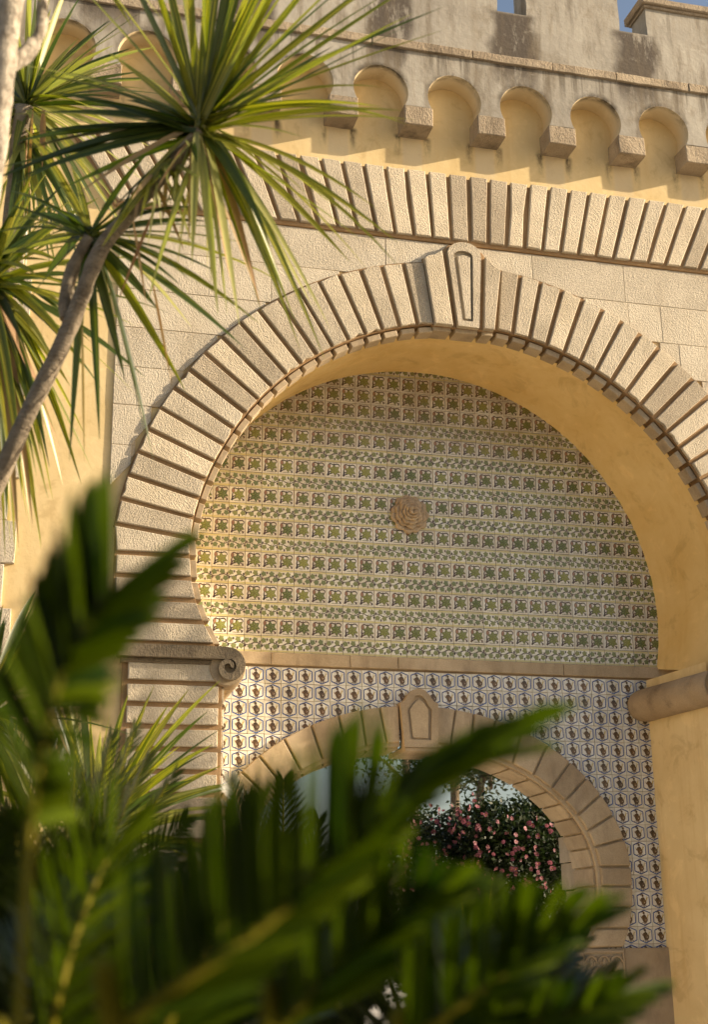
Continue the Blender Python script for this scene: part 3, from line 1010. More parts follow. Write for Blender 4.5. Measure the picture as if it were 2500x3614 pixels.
HL, HV, TW = .1433, .1412, .14
def leaf_tile_mesh(seed):
    rnd = random.Random(seed)
    j = lambda a=.0025: rnd.uniform(-a, a)
    bm = bmesh.new()
    tile_body(bm, TW, HL)
    Y1, Y2, Y3 = -.0007, -.0014, -.0022
    s = TW
    P = lambda u, v: (u * s + j(.0012), v * HL + j(.0012))
    # dark cast behind the leaf, then the relief leaf with its lighter veins
    lobed(bm, (.585 * s, .50 * HL), .392 * s, radians(98), 6, Y1, 2, .58)
    lobed(bm, (.585 * s, .50 * HL), .37 * s, radians(96) + j(.05), 6, Y2, 1, .57, rise=.003)
    for k in range(6):
        a = radians(96 + 60 * k)
        stroke(bm, [(.59 * s + .03 * s * cos(a), .51 * HL + .03 * s * sin(a)), (.59 * s + .25 * s * cos(a), .51 * HL + .25 * s * sin(a))], [.007, .002], Y3 - .0012, 4)
    # bunch of grapes
    c = (.235 * s, .735 * HL)
    n = 10
    flat(bm, [(c[0] + .105 * s * cos(2 * pi * k / n), c[1] + .155 * HL * sin(2 * pi * k / n)) for k in range(n)], Y1 - .0002, 2)
    flat(bm, [(c[0] + .085 * s * cos(2 * pi * k / n), c[1] + .132 * HL * sin(2 * pi * k / n)) for k in range(n)], Y2, 3)
    for q in range(9):
        a, r = rnd.uniform(0, 6.28), rnd.uniform(.02, .10)
        flat(bm, [(c[0] + (r * cos(a) + .018 * cos(2.1 * k)) * s * .8, c[1] + (r * sin(a) * 1.4 + .018 * sin(2.1 * k)) * HL) for k in range(3)], Y3, 2)
    # tendril over the top, stem and twigs
    stroke(bm, [P(.24, .88), P(.34, .90), P(.45, .86), P(.56, .84), P(.68, .89), P(.80, .90), P(.89, .83), P(.91, .72)], [.012, .010, .009, .009, .010, .010, .009, .005], Y2 - .0003, 2)
    stroke(bm, [P(.56, .84), P(.53, .90), P(.55, .94)], [.006, .005, .003], Y2 - .0004, 2)
    stroke(bm, [P(.20, .60), P(.17, .45), P(.19, .30), P(.14, .12)], [.008, .010, .012, .018], Y2 - .0003, 2)
    stroke(bm, [P(.18, .30), P(.27, .40), P(.38, .44)], [.011, .008, .005], Y2 - .0004, 2)
    stroke(bm, [P(.17, .18), P(.29, .25), P(.42, .27)], [.012, .009, .005], Y2 - .0005, 2)
    stroke(bm, [P(.72, .30), P(.82, .22), P(.90, .12)], [.006, .009, .011], Y2 - .0003, 2)
    stroke(bm, [P(.83, .21), P(.92, .24)], [.008, .004], Y2 - .0004, 2)
    stroke(bm, [P(.84, .19), P(.80, .09)], [.007, .004], Y2 - .0005, 2)
    for q in range(5):
        u = .30 + .085 * q
        stroke(bm, [P(u, .14), P(u + .07, .09)], [.005, .004], Y2 - .0003, 2 if q % 2 else 1)
    me = bpy.data.meshes.new('leaf_tile'); bm.to_mesh(me); bm.free()
    for m in (G_WHITE, G_LEAF, G_DARK, G_GRAPE, G_VEIN): me.materials.append(m)
    return me
def vine_tile_mesh(seed, flip):
    rnd = random.Random(seed)
    j = lambda a: rnd.uniform(-a, a)
    bm = bmesh.new()
    tile_body(bm, TW, HV)
    Y1, Y2 = -.0007, -.0013
    F = (lambda v: v)
    for v0, v1 in ((.03, .12), (.89, .97)):
        flat(bm, [(.002, v0 * HV), (TW - .002, v0 * HV), (TW - .002, v1 * HV), (.002, v1 * HV)], Y1, 2)
    for v in (.14, .865):
        stroke(bm, [(.002, v * HV), (TW - .002, v * HV)], .0022, Y1 - .0001, 2)
    S = (lambda u: (1 - u)) if flip else (lambda u: u)
    pos = [(.15, .69), (.64, .72), (.37, .33), (.83, .35)]
    pts = []
    for k in range(9):
        u = k / 8
        pts.append((u * TW * .996 + .0003, (.50 + (.085 if flip else -.085) * sin(2 * pi * u + .4)) * HV))
    stroke(bm, pts, [.006 + (.003 if k in (4, 5, 6) else 0) for k in range(9)], Y1 - .0003, 3)
    for u, v in pos:
        u = S(u)
        stroke(bm, [(u * TW, v * HV), ((u + (.12 if v < .5 else -.1)) * TW, .5 * HV)], [.002, .0045], Y1 - .0002, 3)
        lobed(bm, (u * TW + j(.002), v * HV + j(.002)), .192 * TW, rnd.uniform(0, 1), 5, Y2, 1, .70, rise=.0012)
    for u, v in ((.36, .76), (.60, .22), (.04, .37), (.92, .62)):
        u = min(.95, max(.05, S(u)))
        cx_, cz_ = u * TW, v * HV
        flat(bm, [(cx_ - .0075, cz_ + .004), (cx_ - .005, cz_ - .007), (cx_, cz_ - .014), (cx_ + .005, cz_ - .007), (cx_ + .0075, cz_ + .004), (cx_, cz_ + .011)], Y2 - .0003, 3)
    for q in range(3):
        u, v = rnd.uniform(.1, .9), rnd.choice((.62, .38))
        stroke(bm, [(u * TW, v * HV), (u * TW + j(.01), v * HV + j(.012)), (u * TW + j(.02), v * HV + j(.02))], .0018, Y2, 3)
    me = bpy.data.meshes.new('vine_tile'); bm.to_mesh(me); bm.free()
    for m in (G_WHITE, G_LEAF2, G_YEL, G_DARK): me.materials.append(m)
    return me
KW, KH = .138, .1385
def knight_tile_mesh(seed):
    rnd = random.Random(seed)
    j = lambda a=.0015: rnd.uniform(-a, a)
    bm = bmesh.new()
    e = .0018
    slab(bm, [(e, e), (KW - e, e), (KW - e, KH - e), (e, KH - e)], 0, .013, .0018, 0)
    Y1, Y2, Y3 = -.0007, -.0012, -.0018
    P = lambda u, v: (u * KW + j(), v * KH + j())
    hexa = [P(.5, .945), P(.905, .77), P(.905, .23), P(.5, .055), P(.095, .23), P(.095, .77)]
    for k in range(6):
        stroke(bm, [hexa[k], hexa[(k + 1) % 6]], .0076 + rnd.uniform(0, .0022), Y1 - .00005 * k, 1)
    # crossed spears and pennants, then the standing warrior behind a round shield
    stroke(bm, [P(.26, .17), P(.66, .34)], .0045, Y1 - .0004, 4)
    stroke(bm, [P(.72, .15), P(.44, .32)], .0050, Y1 - .00045, 4)
    stroke(bm, [P(.66, .48), P(.76, .78)], .0028, Y1 - .0004, 3)
    flat(bm, [P(.66, .50), P(.71, .46), P(.78, .66), P(.72, .70)], Y1 - .0003, 3)
    stroke(bm, [P(.78, .62), P(.84, .72)], .0022, Y1 - .0004, 4)
    stroke(bm, [P(.24, .62), P(.30, .46)], .0030, Y1 - .0004, 4)
    flat(bm, [P(.34, .62), P(.50, .70), P(.61, .60), P(.63, .40), P(.52, .24), P(.40, .28), P(.34, .44)], Y2, 2)
    flat(bm, [P(.34, .60), P(.27, .52), P(.31, .44), P(.40, .50)], Y2 - .0001, 4)
    c = P(.46, .775)
    flat(bm, [(c[0] + .010 * cos(2 * pi * k / 8), c[1] + .0115 * sin(2 * pi * k / 8)) for k in range(8)], Y2 - .0003, 2)
    flat(bm, [P(.47, .76), P(.52, .75), P(.515, .71), P(.46, .705)], Y2 - .0005, 4)
    stroke(bm, [P(.47, .86), P(.40, .88), P(.355, .82), P(.35, .76)], [.005, .009, .007, .002], Y2 - .0002, 2)
    c = P(.555, .40)
    flat(bm, [(c[0] + .0205 * cos(2 * pi * k / 12), c[1] + .0230 * sin(2 * pi * k / 12)) for k in range(12)], Y3, 2)
    flat(bm, [(c[0] + .0155 * cos(2 * pi * k / 10), c[1] + .017 * sin(2 * pi * k / 10)) for k in range(10)], Y3 - .0002, 4)
    flat(bm, [(c[0] + .003 + .0032 * cos(2 * pi * k / 7), c[1] - .002 + .0032 * sin(2 * pi * k / 7)) for k in range(7)], Y3 - .0004, 0)
    stroke(bm, [P(.47, .27), P(.46, .12)], [.008, .005], Y2 - .0003, 2)
    stroke(bm, [P(.55, .26), P(.56, .10)], [.008, .005], Y2 - .0003, 2)
    me = bpy.data.meshes.new('knight_tile'); bm.to_mesh(me); bm.free()
    for m in (G_WHITE, G_BLUE, G_FIG, G_GOLD, G_SHIELD): me.materials.append(m)
    return me

leafm = [leaf_tile_mesh(i) for i in range(4)]
vinem = [[vine_tile_mesh(10 + i, f) for i in range(3)] for f in (0, 1)]
knm = [knight_tile_mesh(30 + i) for i in range(4)]
def put_tile(name, me, x, z, wd, h):
    o = bpy.data.objects.new(name, me)
    o.location = (x + random.uniform(-.0008, .0008), random.uniform(-.0012, .0008), z + random.uniform(-.0008, .0008))
    o.rotation_euler = (random.uniform(-.02, .02), random.uniform(-.010, .010), random.uniform(-.02, .02))
    link(o, tw)
rows = []
z = 0.0
seq = ['V', 'L'] * 7 + ['V', 'L', 'L', 'L', 'V']
nv = 0
for r in seq:
    h = HL if r == 'L' else HV
    for u in range(-6, 30):
        x = u * TW
        # keep what can lie inside the lunette
        ok = False
        for dx in (0, TW):
            for dz in (0, h):
                if sqrt((x + dx - 1.707) ** 2 + (z + dz - .441) ** 2) < 2.20: ok = True
        if ok:
            put_tile('leaf_tile' if r == 'L' else 'vine_tile', random.choice(leafm) if r == 'L' else random.choice(vinem[nv % 2]), x, z, TW, h)
    z += h
    if r == 'V': nv += 1
for i in range(17):
    z0 = -.118 - KH * (i + 1)
    if z0 < -2.50: break
    for jx in range(-3, 28):
        x = .037 + KW * jx
        if x > 3.86 or x + KW < -.33: continue
        xc, zc = x + KW / 2, z0 + KH / 2
        e = ((xc - EC[0]) / 1.62) ** 2 + ((zc - EC[1]) / 1.15) ** 2
        if (zc > EC[1] and e < 1) or (zc <= EC[1] and abs(xc - EC[0]) < 1.55): continue
        put_tile('knight_tile', random.choice(knm), x, z0, KW, KH)
# string course
sx = [-.40, .366, 1.036, 1.454, 2.953, 4.10]
for a, b in zip(sx[:-1], sx[1:]):
    slab_obj('string_stone', rough_rect(a + .002, b - .002, -.103, -.001, 4, .0015), -.022, .02, SHADESTONE, tw, .004)

# inner arch of voussoirs
jo = [22, 27.5, 4.2]
# angles of joints on the right, read off the stones (outer end, inner end)
JR = [((1.936, -.443), (1.914, -.60)), ((2.100, -.462), (2.074, -.745)), ((2.289, -.512), (2.217, -.83)), ((2.52, -.60), (2.42, -.90)), ((2.745, -.715), (2.60, -.985)), ((2.943, -.858), (2.769, -1.080)), ((3.089, -.985), (2.871, -1.190)), ((3.220, -1.119), (2.960, -1.315)), ((3.330, -1.285), (3.050, -1.436)), ((3.415, -1.488), (3.115, -1.560)), ((3.440, -1.716), (3.140, -1.716)), ((3.440, -1.875), (3.140, -1.875)), ((3.425, -2.045), (3.125, -2.045)), ((3.385, -2.21), (3.06, -2.21)), ((3.320, SPR), (2.945, SPR))]
JR = [((1.763, -.424), (1.763, -.75))] + JR
def snap(p, a, b):
    t = sqrt(((p[0] - EC[0]) / a) ** 2 + ((p[1] - EC[1]) / b) ** 2)
    return (EC[0] + (p[0] - EC[0]) / t, EC[1] + (p[1] - EC[1]) / t)
def arch_piece(o0, o1, i0, i1, g):
    """a stone between two joints, its ends following the ellipses"""
    def lerp(a, b, t): return (a[0] + (b[0] - a[0]) * t, a[1] + (b[1] - a[1]) * t)
    def fit(p, a, b): return snap(p, a, b) if p[1] > -1.72 else p
    L = Vector(o0).to_2d() - Vector(o1).to_2d() if False else None
    do = g / max(.05, sqrt((o1[0] - o0[0]) ** 2 + (o1[1] - o0[1]) ** 2))
    di = g / max(.05, sqrt((i1[0] - i0[0]) ** 2 + (i1[1] - i0[1]) ** 2))
    out = [fit(lerp(o0, o1, do + (1 - 2 * do) * t), EA, EB) for t in (0, .5, 1)]
    inn_ = [fit(lerp(i0, i1, di + (1 - 2 * di) * t), IA, IB) for t in (1, .5, 0)]
    return out + inn_
bm = bmesh.new()
for m_ in (0, 1):
    M = (lambda p: mir(p, EC[0])) if m_ else (lambda p: p)
    for (o0, i0), (o1, i1) in zip(JR[:-1], JR[1:]):
        slab(bm, [M(p) for p in arch_piece(o0, o1, i0, i1, 0)], -.028, .42, .002)
ia = finish(bm, 'inner_arch', SHADESTONE, tw)
for m_ in (0, 1):
    M = (lambda p: mir(p, EC[0])) if m_ else (lambda p: p)
    for (o0, i0), (o1, i1) in zip(JR[:-1], JR[1:]):
        pc = arch_piece(o0, o1, i0, i1, .010)
        # pull the face back a little from the soffit, then a soffit stone of its own
        bm = bmesh.new()
        f = [pc[0], pc[1], pc[2]] + [(p[0] + (q[0] - p[0]) * .10, p[1] + (q[1] - p[1]) * .10) for p, q in zip(pc[3:], (pc[2], pc[1], pc[0]))]
        slab(bm, [M(p) for p in f], -.058 + random.uniform(-.004, .004), .0, .007)
        finish(bm, 'voussoir', SHADESTONE, ia)
        bm = bmesh.new()
        s_ = [(p[0] + (EC[0] - p[0]) * .018, p[1] + (EC[1] - p[1]) * .018) for p in pc[3:]]
        s2 = [(p[0] + (q[0] - p[0]) * .07, p[1] + (q[1] - p[1]) * .07) for p, q in zip(reversed(pc[3:]), (pc[0], pc[1], pc[2]))]
        slab(bm, [M(p) for p in s_ + s2], .004, .40, .007, back=True)
        finish(bm, 'soffit_stone', SHADESTONE, ia)
# keystone of the inner arch
bm = bmesh.new()
ko = [(1.470, -.765), (1.763, -.765), (1.770, -.395), (1.735, -.385), (1.700, -.33), (1.655, -.288), (1.605, -.275), (1.555, -.288), (1.510, -.33), (1.475, -.385), (1.440, -.395)]
ki = [(1.520, -.705), (1.700, -.705), (1.715, -.45), (1.69, -.425), (1.665, -.375), (1.635, -.340), (1.607, -.332), (1.575, -.340), (1.545, -.375), (1.52, -.425), (1.497, -.45)]
frame_mesh(bm, ko, ki, -.098, -.078, .0)
slab(bm, [(1.475, -.80), (1.755, -.80), (1.763, -.762), (1.470, -.762)], -.085, .40, .008, back=True)
kk = finish(bm, 'keystone', SHADESTONE, ia)
slab_obj('keystone_panel', [(1.545, -.688), (1.677, -.688), (1.688, -.455), (1.655, -.40), (1.607, -.358), (1.56, -.40), (1.522, -.455)], -.092, -.07, SHADESTONE, kk, .005)

# carved imposts and plain pier stones
def carved(side):
    M = (lambda p: mir(p, EC[0])) if side else (lambda p: p)
    bm = bmesh.new()
    slab(bm, [M(p) for p in [(2.945, -4.0), (3.335, -4.0), (3.335, SPR - .006), (2.945, SPR - .006)]], -.040, .42, .006)
    im = finish(bm, 'impost', SHADESTONE, tw)
    bm = bmesh.new()
    # raised border and three by two round arches, each with a lily inside
    X0, X1, Z0, Z1 = 2.957, 3.325, -2.74, SPR - .02
    yb_ = -.040
    def st(pts, wd, y): stroke(bm, [M(p) for p in pts], wd, y, 0)
    def solid(pts, y0=-.058):
        slab(bm, [M(p) for p in pts], y0, yb_, .004)
    solid([(X0, Z1 - .022), (X1, Z1 - .022), (X1, Z1), (X0, Z1)])
    solid([(X0, Z0), (X0 + .014, Z0), (X0 + .014, Z1 - .022), (X0, Z1 - .022)])
    solid([(X1 - .014, Z0), (X1, Z0), (X1, Z1 - .022), (X1 - .014, Z1 - .022)])
    nx = 3
    pw = (X1 - X0 - .028) / nx
    for row in range(3):
        for c in range(-1, nx + 1):
            cx_ = X0 + .014 + pw * (c + .5 + (.5 if row % 2 else 0))
            cz_ = Z1 - .095 - row * .088
            if cx_ < X0 + .02 or cx_ > X1 - .02: continue
            ro_, ri_ = pw * .50, pw * .37
            ring_o = [(cx_ + ro_ * cos(radians(t)), cz_ + ro_ * sin(radians(t))) for t in range(0, 181, 15)]
            ring_i = [(cx_ + ri_ * cos(radians(t)), cz_ + ri_ * sin(radians(t))) for t in range(180, -1, -15)]
            ring_o = [(min(max(p[0], X0 + .015), X1 - .015), p[1]) for p in ring_o]
            solid(ring_o + ring_i, -.060 + .002 * (row % 2))
            solid([(cx_ - .012, cz_ - .035), (cx_ + .012, cz_ - .035), (cx_ + .017, cz_ + .006), (cx_, cz_ + .036), (cx_ - .017, cz_ + .006)], -.056)
            for q in (-1, 1):
                solid([(cx_ + q * .014, cz_ - .030), (cx_ + q * .040, cz_ - .012), (cx_ + q * .038, cz_ + .010), (cx_ + q * .022, cz_ + .010)], -.054)
                solid([(cx_ + q * ro_ * .86 - .006, cz_ + ro_ * .78 - .006), (cx_ + q * ro_ * .86 + .006, cz_ + ro_ * .78 - .006), (cx_ + q * ro_ * .86 + .006, cz_ + ro_ * .78 + .006), (cx_ + q * ro_ * .86 - .006, cz_ + ro_ * .78 + .006)], -.055)
    finish(bm, 'carving', SHADESTONE, im)
    # the same lily pattern turned into the reveal
    bm = bmesh.new()
    xs = 2.945
    for row in range(4):
        for c in range(4):
            cy, cz_ = .02 + .10 * (c + .5 * (row % 2)), SPR - .10 - row * .085
            for q in range(8):
                t0, t1 = radians(q * 22.5), radians((q + 1) * 22.5)
                pts = [(cy + .050 * cos(t0), cz_ + .050 * sin(t0)), (cy + .050 * cos(t1), cz_ + .050 * sin(t1)), (cy + .036 * cos(t1), cz_ + .036 * sin(t1)), (cy + .036 * cos(t0), cz_ + .036 * sin(t0))]
                vs = [bm.verts.new((M((xs - .016, 0))[0], p[0], p[1])) for p in pts]
                vb = [bm.verts.new((M((xs, 0))[0], p[0], p[1])) for p in pts]
                bm.faces.new(vs)
                for k in range(4): bm.faces.new((vs[k], vs[(k + 1) % 4], vb[(k + 1) % 4], vb[k]))
            pts = [(cy - .010, cz_ - .03), (cy + .010, cz_ - .03), (cy + .015, cz_ + .005), (cy, cz_ + .03), (cy - .015, cz_ + .005)]
            vs = [bm.verts.new((M((xs - .013, 0))[0], p[0], p[1])) for p in pts]
            vb = [bm.verts.new((M((xs, 0))[0], p[0], p[1])) for p in pts]
            bm.faces.new(vs)
            for k in range(5): bm.faces.new((vs[k], vs[(k + 1) % 5], vb[(k + 1) % 5], vb[k]))
    finish(bm, 'carving', SHADESTONE, im)
    zz = SPR - .004
    for h in (.72, .62, .62):
        slab_obj('pier_stone', [M(p) for p in rough_rect(3.337, 3.95, zz - h + .004, zz, 3, .002)], -.030, .05, SHADESTONE, tw, .005)
        zz -= h
carved(0)
carved(1)
# stones of the gate passage beyond the inner arch
for k, (xx, z0) in enumerate(((3.33, -1.62), (3.34, -1.86), (3.38, -2.10), (3.37, -2.34), (3.37, -2.58), (3.37, -2.82))):
    slab_obj('passage_stone', rough_rect(xx, 3.9, z0 + .006, z0 + .234, 2, .003), .75, 1.2, SHADESTONE, tw, .01, back=True)

# ------------------------------------------------------------------ carved rose
rose = thing('stone_rosette', 'carved stone rose boss fixed to the middle of the green leaf tiles', 'rosette')
rc = Vector((1.590, -.004, 1.270))
ROSE = stone('rose_sandstone', (.37, .29, .205), (.48, .395, .295), bump=.3, dist=.004, tint=.12, chisel=False)
bm = bmesh.new()
nr_ = 24
rg = []
for r, y in ((.140, 0), (.135, -.012), (.095, -.030), (.060, -.075), (.03, -.12)):
    rg.append([bm.verts.new((rc.x + r * cos(2 * pi * k / nr_), y, rc.z + r * sin(2 * pi * k / nr_))) for k in range(nr_)])
for a, b in zip(rg[:-1], rg[1:]):
    for k in range(nr_): bm.faces.new((a[k], a[(k + 1) % nr_], b[(k + 1) % nr_], b[k]))
bm.faces.new(rg[-1])
finish(bm, 'boss', ROSE, rose)
def petal(r0, ln, wd, ang, y0, rise, curl):
    """a thick cupped shell: starts at radius r0, its rounded edge stands proud by rise and curls back"""
    bm = bmesh.new()
    nu, nv_ = 6, 7
    rows_ = []
    for i in range(nu):
        t = i / (nu - 1)
        row = []
        for q in range(nv_):
            s = (q - (nv_ - 1) / 2) / ((nv_ - 1) / 2)
            wdt = wd * 1.08 * max(.42, 1 - (max(0, t - .5) / .56) ** 3) * (.55 + .45 * min(1, t / .45))
            rr = r0 + ln * t - .25 * wd * s * s * t
            yy = y0 - rise * sin(pi * .5 * min(1, t * 1.25)) + curl * max(0, t - .7) ** 2 * 10 + rise * .55 * s * s
            row.append((rr, yy, wdt * s))
        rows_.append(row)
    def vert(p, off):
        x, z = p[0] * cos(ang) - p[2] * sin(ang), p[0] * sin(ang) + p[2] * cos(ang)
        return bm.verts.new((rc.x + x, p[1] + off, rc.z + z))
    F_ = [[vert(p, 0) for p in r] for r in rows_]
    B_ = [[vert(p, .010) for p in r] for r in rows_]
    for i in range(nu - 1):
        for q in range(nv_ - 1):
            bm.faces.new((F_[i][q], F_[i][q + 1], F_[i + 1][q + 1], F_[i + 1][q])).smooth = True
            bm.faces.new((B_[i][q], B_[i + 1][q], B_[i + 1][q + 1], B_[i][q + 1]))
    for q in range(nv_ - 1):
        bm.faces.new((F_[-1][q], F_[-1][q + 1], B_[-1][q + 1], B_[-1][q]))
    for i in range(nu - 1):
        bm.faces.new((F_[i][0], F_[i + 1][0], B_[i + 1][0], B_[i][0]))
        bm.faces.new((F_[i][-1], B_[i][-1], B_[i + 1][-1], F_[i + 1][-1]))
    finish(bm, 'petal', ROSE, rose)
for n_, r0, ln, wd, y0, rise, curl, off in ((11, .095, .082, .050, -.016, .022, .010, 0), (10, .070, .076, .047, -.040, .024, .012, .5), (8, .048, .070, .045, -.064, .026, .014, .2), (7, .030, .060, .038, -.088, .026, .012, .6), (5, .014, .052, .033, -.110, .028, .008, .1), (4, .002, .040, .024, -.132, .026, .004, .5)):
    for k in range(n_):
        petal(r0, ln * random.uniform(.92, 1.06), wd, 2 * pi * (k + off) / n_ + random.uniform(-.09, .09), y0 + random.uniform(-.003, .003), rise, curl)

# ================================================================== GROUND
bm = bmesh.new()
n = 48
gv = {}
for i in range(n + 1):
    for j in range(n + 1):
        x = -60 + 120 * i / n if False else (i / n * 2 - 1)
        y = (j / n * 2 - 1)
        X = 400 * x * abs(x) ** 1.5
        Y = -5 + 400 * y * abs(y) ** 1.5
        gv[i, j] = bm.verts.new((X, Y, -4.0 + (.03 * mnoise.noise(Vector((X * .3, Y * .3, 0))) if abs(X) < 30 else 0)))
for i in range(n):
    for j in range(n):
        bm.faces.new((gv[i, j], gv[i + 1, j], gv[i + 1, j + 1], gv[i, j + 1]))
g = finish(bm, 'ground', GROUND)
g['kind'] = 'structure'
SOIL = plaster('dark_soil', (.035, .025, .016), (.06, .045, .03), bump=.6)
bm = bmesh.new()
bx = [bm.verts.new(p) for p in ((-14, -16, -3.96), (12, -16, -3.96), (12, -4.7, -3.96), (-14, -4.7, -3.96))]
bm.faces.new(bx)
bmesh.ops.subdivide_edges(bm, edges=bm.edges[:], cuts=20, use_grid_fill=True)
for v_ in bm.verts: v_.co.z += .05 * mnoise.noise(v_.co * .9)
bd = finish(bm, 'planting_bed', SOIL)
bd['kind'] = 'structure'

# ================================================================== PLANTS
def ribbon(bm, uvl, pts, wd, face, fold=0.25, mi=0, prof=None):
    """a folded strap leaf along pts; face = the side its upper surface turns to"""
    n = len(pts)
    rows_ = []
    for i, p in enumerate(pts):
        t = i / (n - 1)
        d = (pts[min(n - 1, i + 1)] - pts[max(0, i - 1)]).normalized()
        s = d.cross(face)
        if s.length < 1e-4: s = d.cross(Vector((0.3, .5, .8)))
        s.normalize()
        nn = s.cross(d)
        w_ = wd * (prof(t) if prof else (min(1, .5 + 2.2 * t) * (1 - max(0, (t - .42) / .58) ** 1.7) + .03))
        rows_.append([bm.verts.new(p - s * w_ / 2 + nn * (fold * w_ * .5)), bm.verts.new(p.copy()), bm.verts.new(p + s * w_ / 2 + nn * (fold * w_ * .5))])
    for i in range(n - 1):
        for q in range(2):
            f = bm.faces.new((rows_[i][q], rows_[i][q + 1], rows_[i + 1][q + 1], rows_[i + 1][q]))
            f.material_index = mi
            f.smooth = True
            for lp, (uu, vv) in zip(f.loops, ((q / 2, i), ((q + 1) / 2, i), ((q + 1) / 2, i + 1), (q / 2, i + 1))):
                lp[uvl].uv = (uu, vv / (n - 1))

def bez(a, b, c, n):
    return [a * (1 - t) ** 2 + b * (2 * t * (1 - t)) + c * t * t for t in [k / (n - 1) for k in range(n)]]

def tube(bm, pts, rad, n=12, mi=0, jit=0.0, cap=True):
    prev = None
    ref = Vector((.31, .2, .93))
    for i, p in enumerate(pts):
        d = (pts[min(len(pts) - 1, i + 1)] - pts[max(0, i - 1)]).normalized()
        a = d.cross(ref).normalized()
        b = d.cross(a)
        r = rad[i] if isinstance(rad, (list, tuple)) else rad
        ring = []
        for k in range(n):
            th = 2 * pi * k / n
            rr = r * (1 + jit * mnoise.noise(p * 14 + Vector((cos(th), sin(th), 0)) * 2))
            ring.append(bm.verts.new(p + (a * cos(th) + b * sin(th)) * rr))
        if prev:
            for k in range(n):
                f = bm.faces.new((prev[k], prev[(k + 1) % n], ring[(k + 1) % n], ring[k]))
                f.smooth = True
                f.material_index = mi
        elif cap:
            bm.faces.new(list(reversed(ring))).material_index = mi
        prev = ring
    if cap:
        bm.faces.new(prev).material_index = mi

def smooth_path(P, n):
    out = []
    m = len(P)
    for i in range(m - 1):
        p0, p1, p2, p3 = P[max(0, i - 1)], P[i], P[i + 1], P[min(m - 1, i + 2)]
        for k in range(n):
            t = k / n
            out.append(.5 * ((2 * p1) + (p2 - p0) * t + (2 * p0 - 5 * p1 + 4 * p2 - p3) * t * t + (3 * p1 - p0 - 3 * p2 + p3) * t ** 3))
    out.append(P[-1].copy())
    return out

def strap_leaf(parent, c, e, wd, lift, mat, fold=.3, face=None):
    bm = bmesh.new()
    uvl = bm.loops.layers.uv.new('UVMap')
    L = (e - c).length
    mid = (c + e) / 2 + Vector((0, 0, lift * L))
    fc = face or (-fwd * random.uniform(.3, 1.0) + Vector((random.uniform(-.5, .5), random.uniform(-.3, .3), random.uniform(.3, 1.0))))
    ribbon(bm, uvl, bez(c, mid, e, 9), wd, fc, fold)
    return finish(bm, 'leaf', mat, parent)

def crown(parent, cp, dist, ends, wd, mats, lift=.12, extra=0, elen=.6, spread=.35, upbias=.3):
    c = at(cp[0], cp[1], dist)
    for e in ends:
        dz = e[2] if len(e) > 2 else random.uniform(-spread, spread)
        mt = e[3] if len(e) > 3 else random.choice(mats)
        E_ = at(e[0] + random.uniform(-4, 4), e[1] + random.uniform(-4, 4), dist + dz)
        st_ = c + Vector((random.uniform(-.02, .02), random.uniform(-.02, .02), random.uniform(-.03, .03)))
        strap_leaf(parent, st_, E_, wd * random.uniform(.8, 1.15), lift * random.uniform(.4, 1.3), mt)
    for k in range(extra):
        v = Vector((random.gauss(0, 1), random.gauss(0, 1), random.gauss(upbias, .8))).normalized()
        if v.dot(fwd) < -.45: v -= 2 * v.dot(fwd) * fwd * .9; v.normalize()
        L = elen * random.uniform(.75, 1.1)
        E_ = c + v * L - Vector((0, 0, .18 * L * random.uniform(0, 1.4)))
        strap_leaf(parent, c, E_, wd * random.uniform(.75, 1.1), .12, random.choice(mats))

# ---- main cordyline: leaning trunk, big crown in front of the arch's left shoulder
D1 = 5.4
t1 = thing('cordyline_tree', 'leaning cabbage tree with a big starburst crown of striped green straps before the arch', 'tree', group='cabbage trees on the left')
bm = bmesh.new()
tube(bm, smooth_path([at(-330, 2150, D1 - .5), at(-170, 1480, D1 - .3), at(-50, 1190, D1), at(56, 948, D1), at(150, 755, D1), at(222, 572, D1), at(290, 485, D1), at(375, 385, D1), at(450, 295, D1)], 6), [.044] * 6 + [.040] * 6 + [.036] * 6 + [.034] * 6 + [.032] * 6 + [.030] * 6 + [.028] * 6 + [.025] * 7, 14, 0, .22)
tube(bm, smooth_path([at(150, 720, D1 + .02), at(150, 660, D1 + .05), at(170, 590, D1 + .08), at(200, 535, D1 + .1)], 5), [.028] * 10 + [.023] * 6, 12, 0, .18)
finish(bm, 'trunk', BARK, t1)
up_fan = [(215, -40), (280, -60), (330, -70), (360, -90), (395, -110), (430, -120), (455, -130), (480, -120), (505, -110), (535, -130), (560, -90), (600, -90), (640, -100), (690, -70), (740, -60), (790, -40), (840, -15), (880, 15), (905, 75), (850, 100), (780, 120), (700, 150), (620, -20), (560, 20), (820, 40), (760, 10), (660, 20)]
right = [(935, 268, .0, L_CORD), (905, 250), (860, 240), (800, 235), (900, 548, -.15, L_CORD), (825, 545), (790, 590), (760, 470), (700, 440), (850, 470)]
down = [(745, 745, -.2, L_PALE), (735, 810, -.1, L_CORD), (705, 690), (640, 640), (590, 700), (680, 790), (540, 735, -.3, L_PALE), (490, 712, -.35, L_PALE), (520, 640, -.2, L_DEAD), (585, 690, 0, L_DEAD), (435, 600), (330, 680, -.2, L_PALE), (400, 560), (610, 560), (380, 520), (350, 450)]
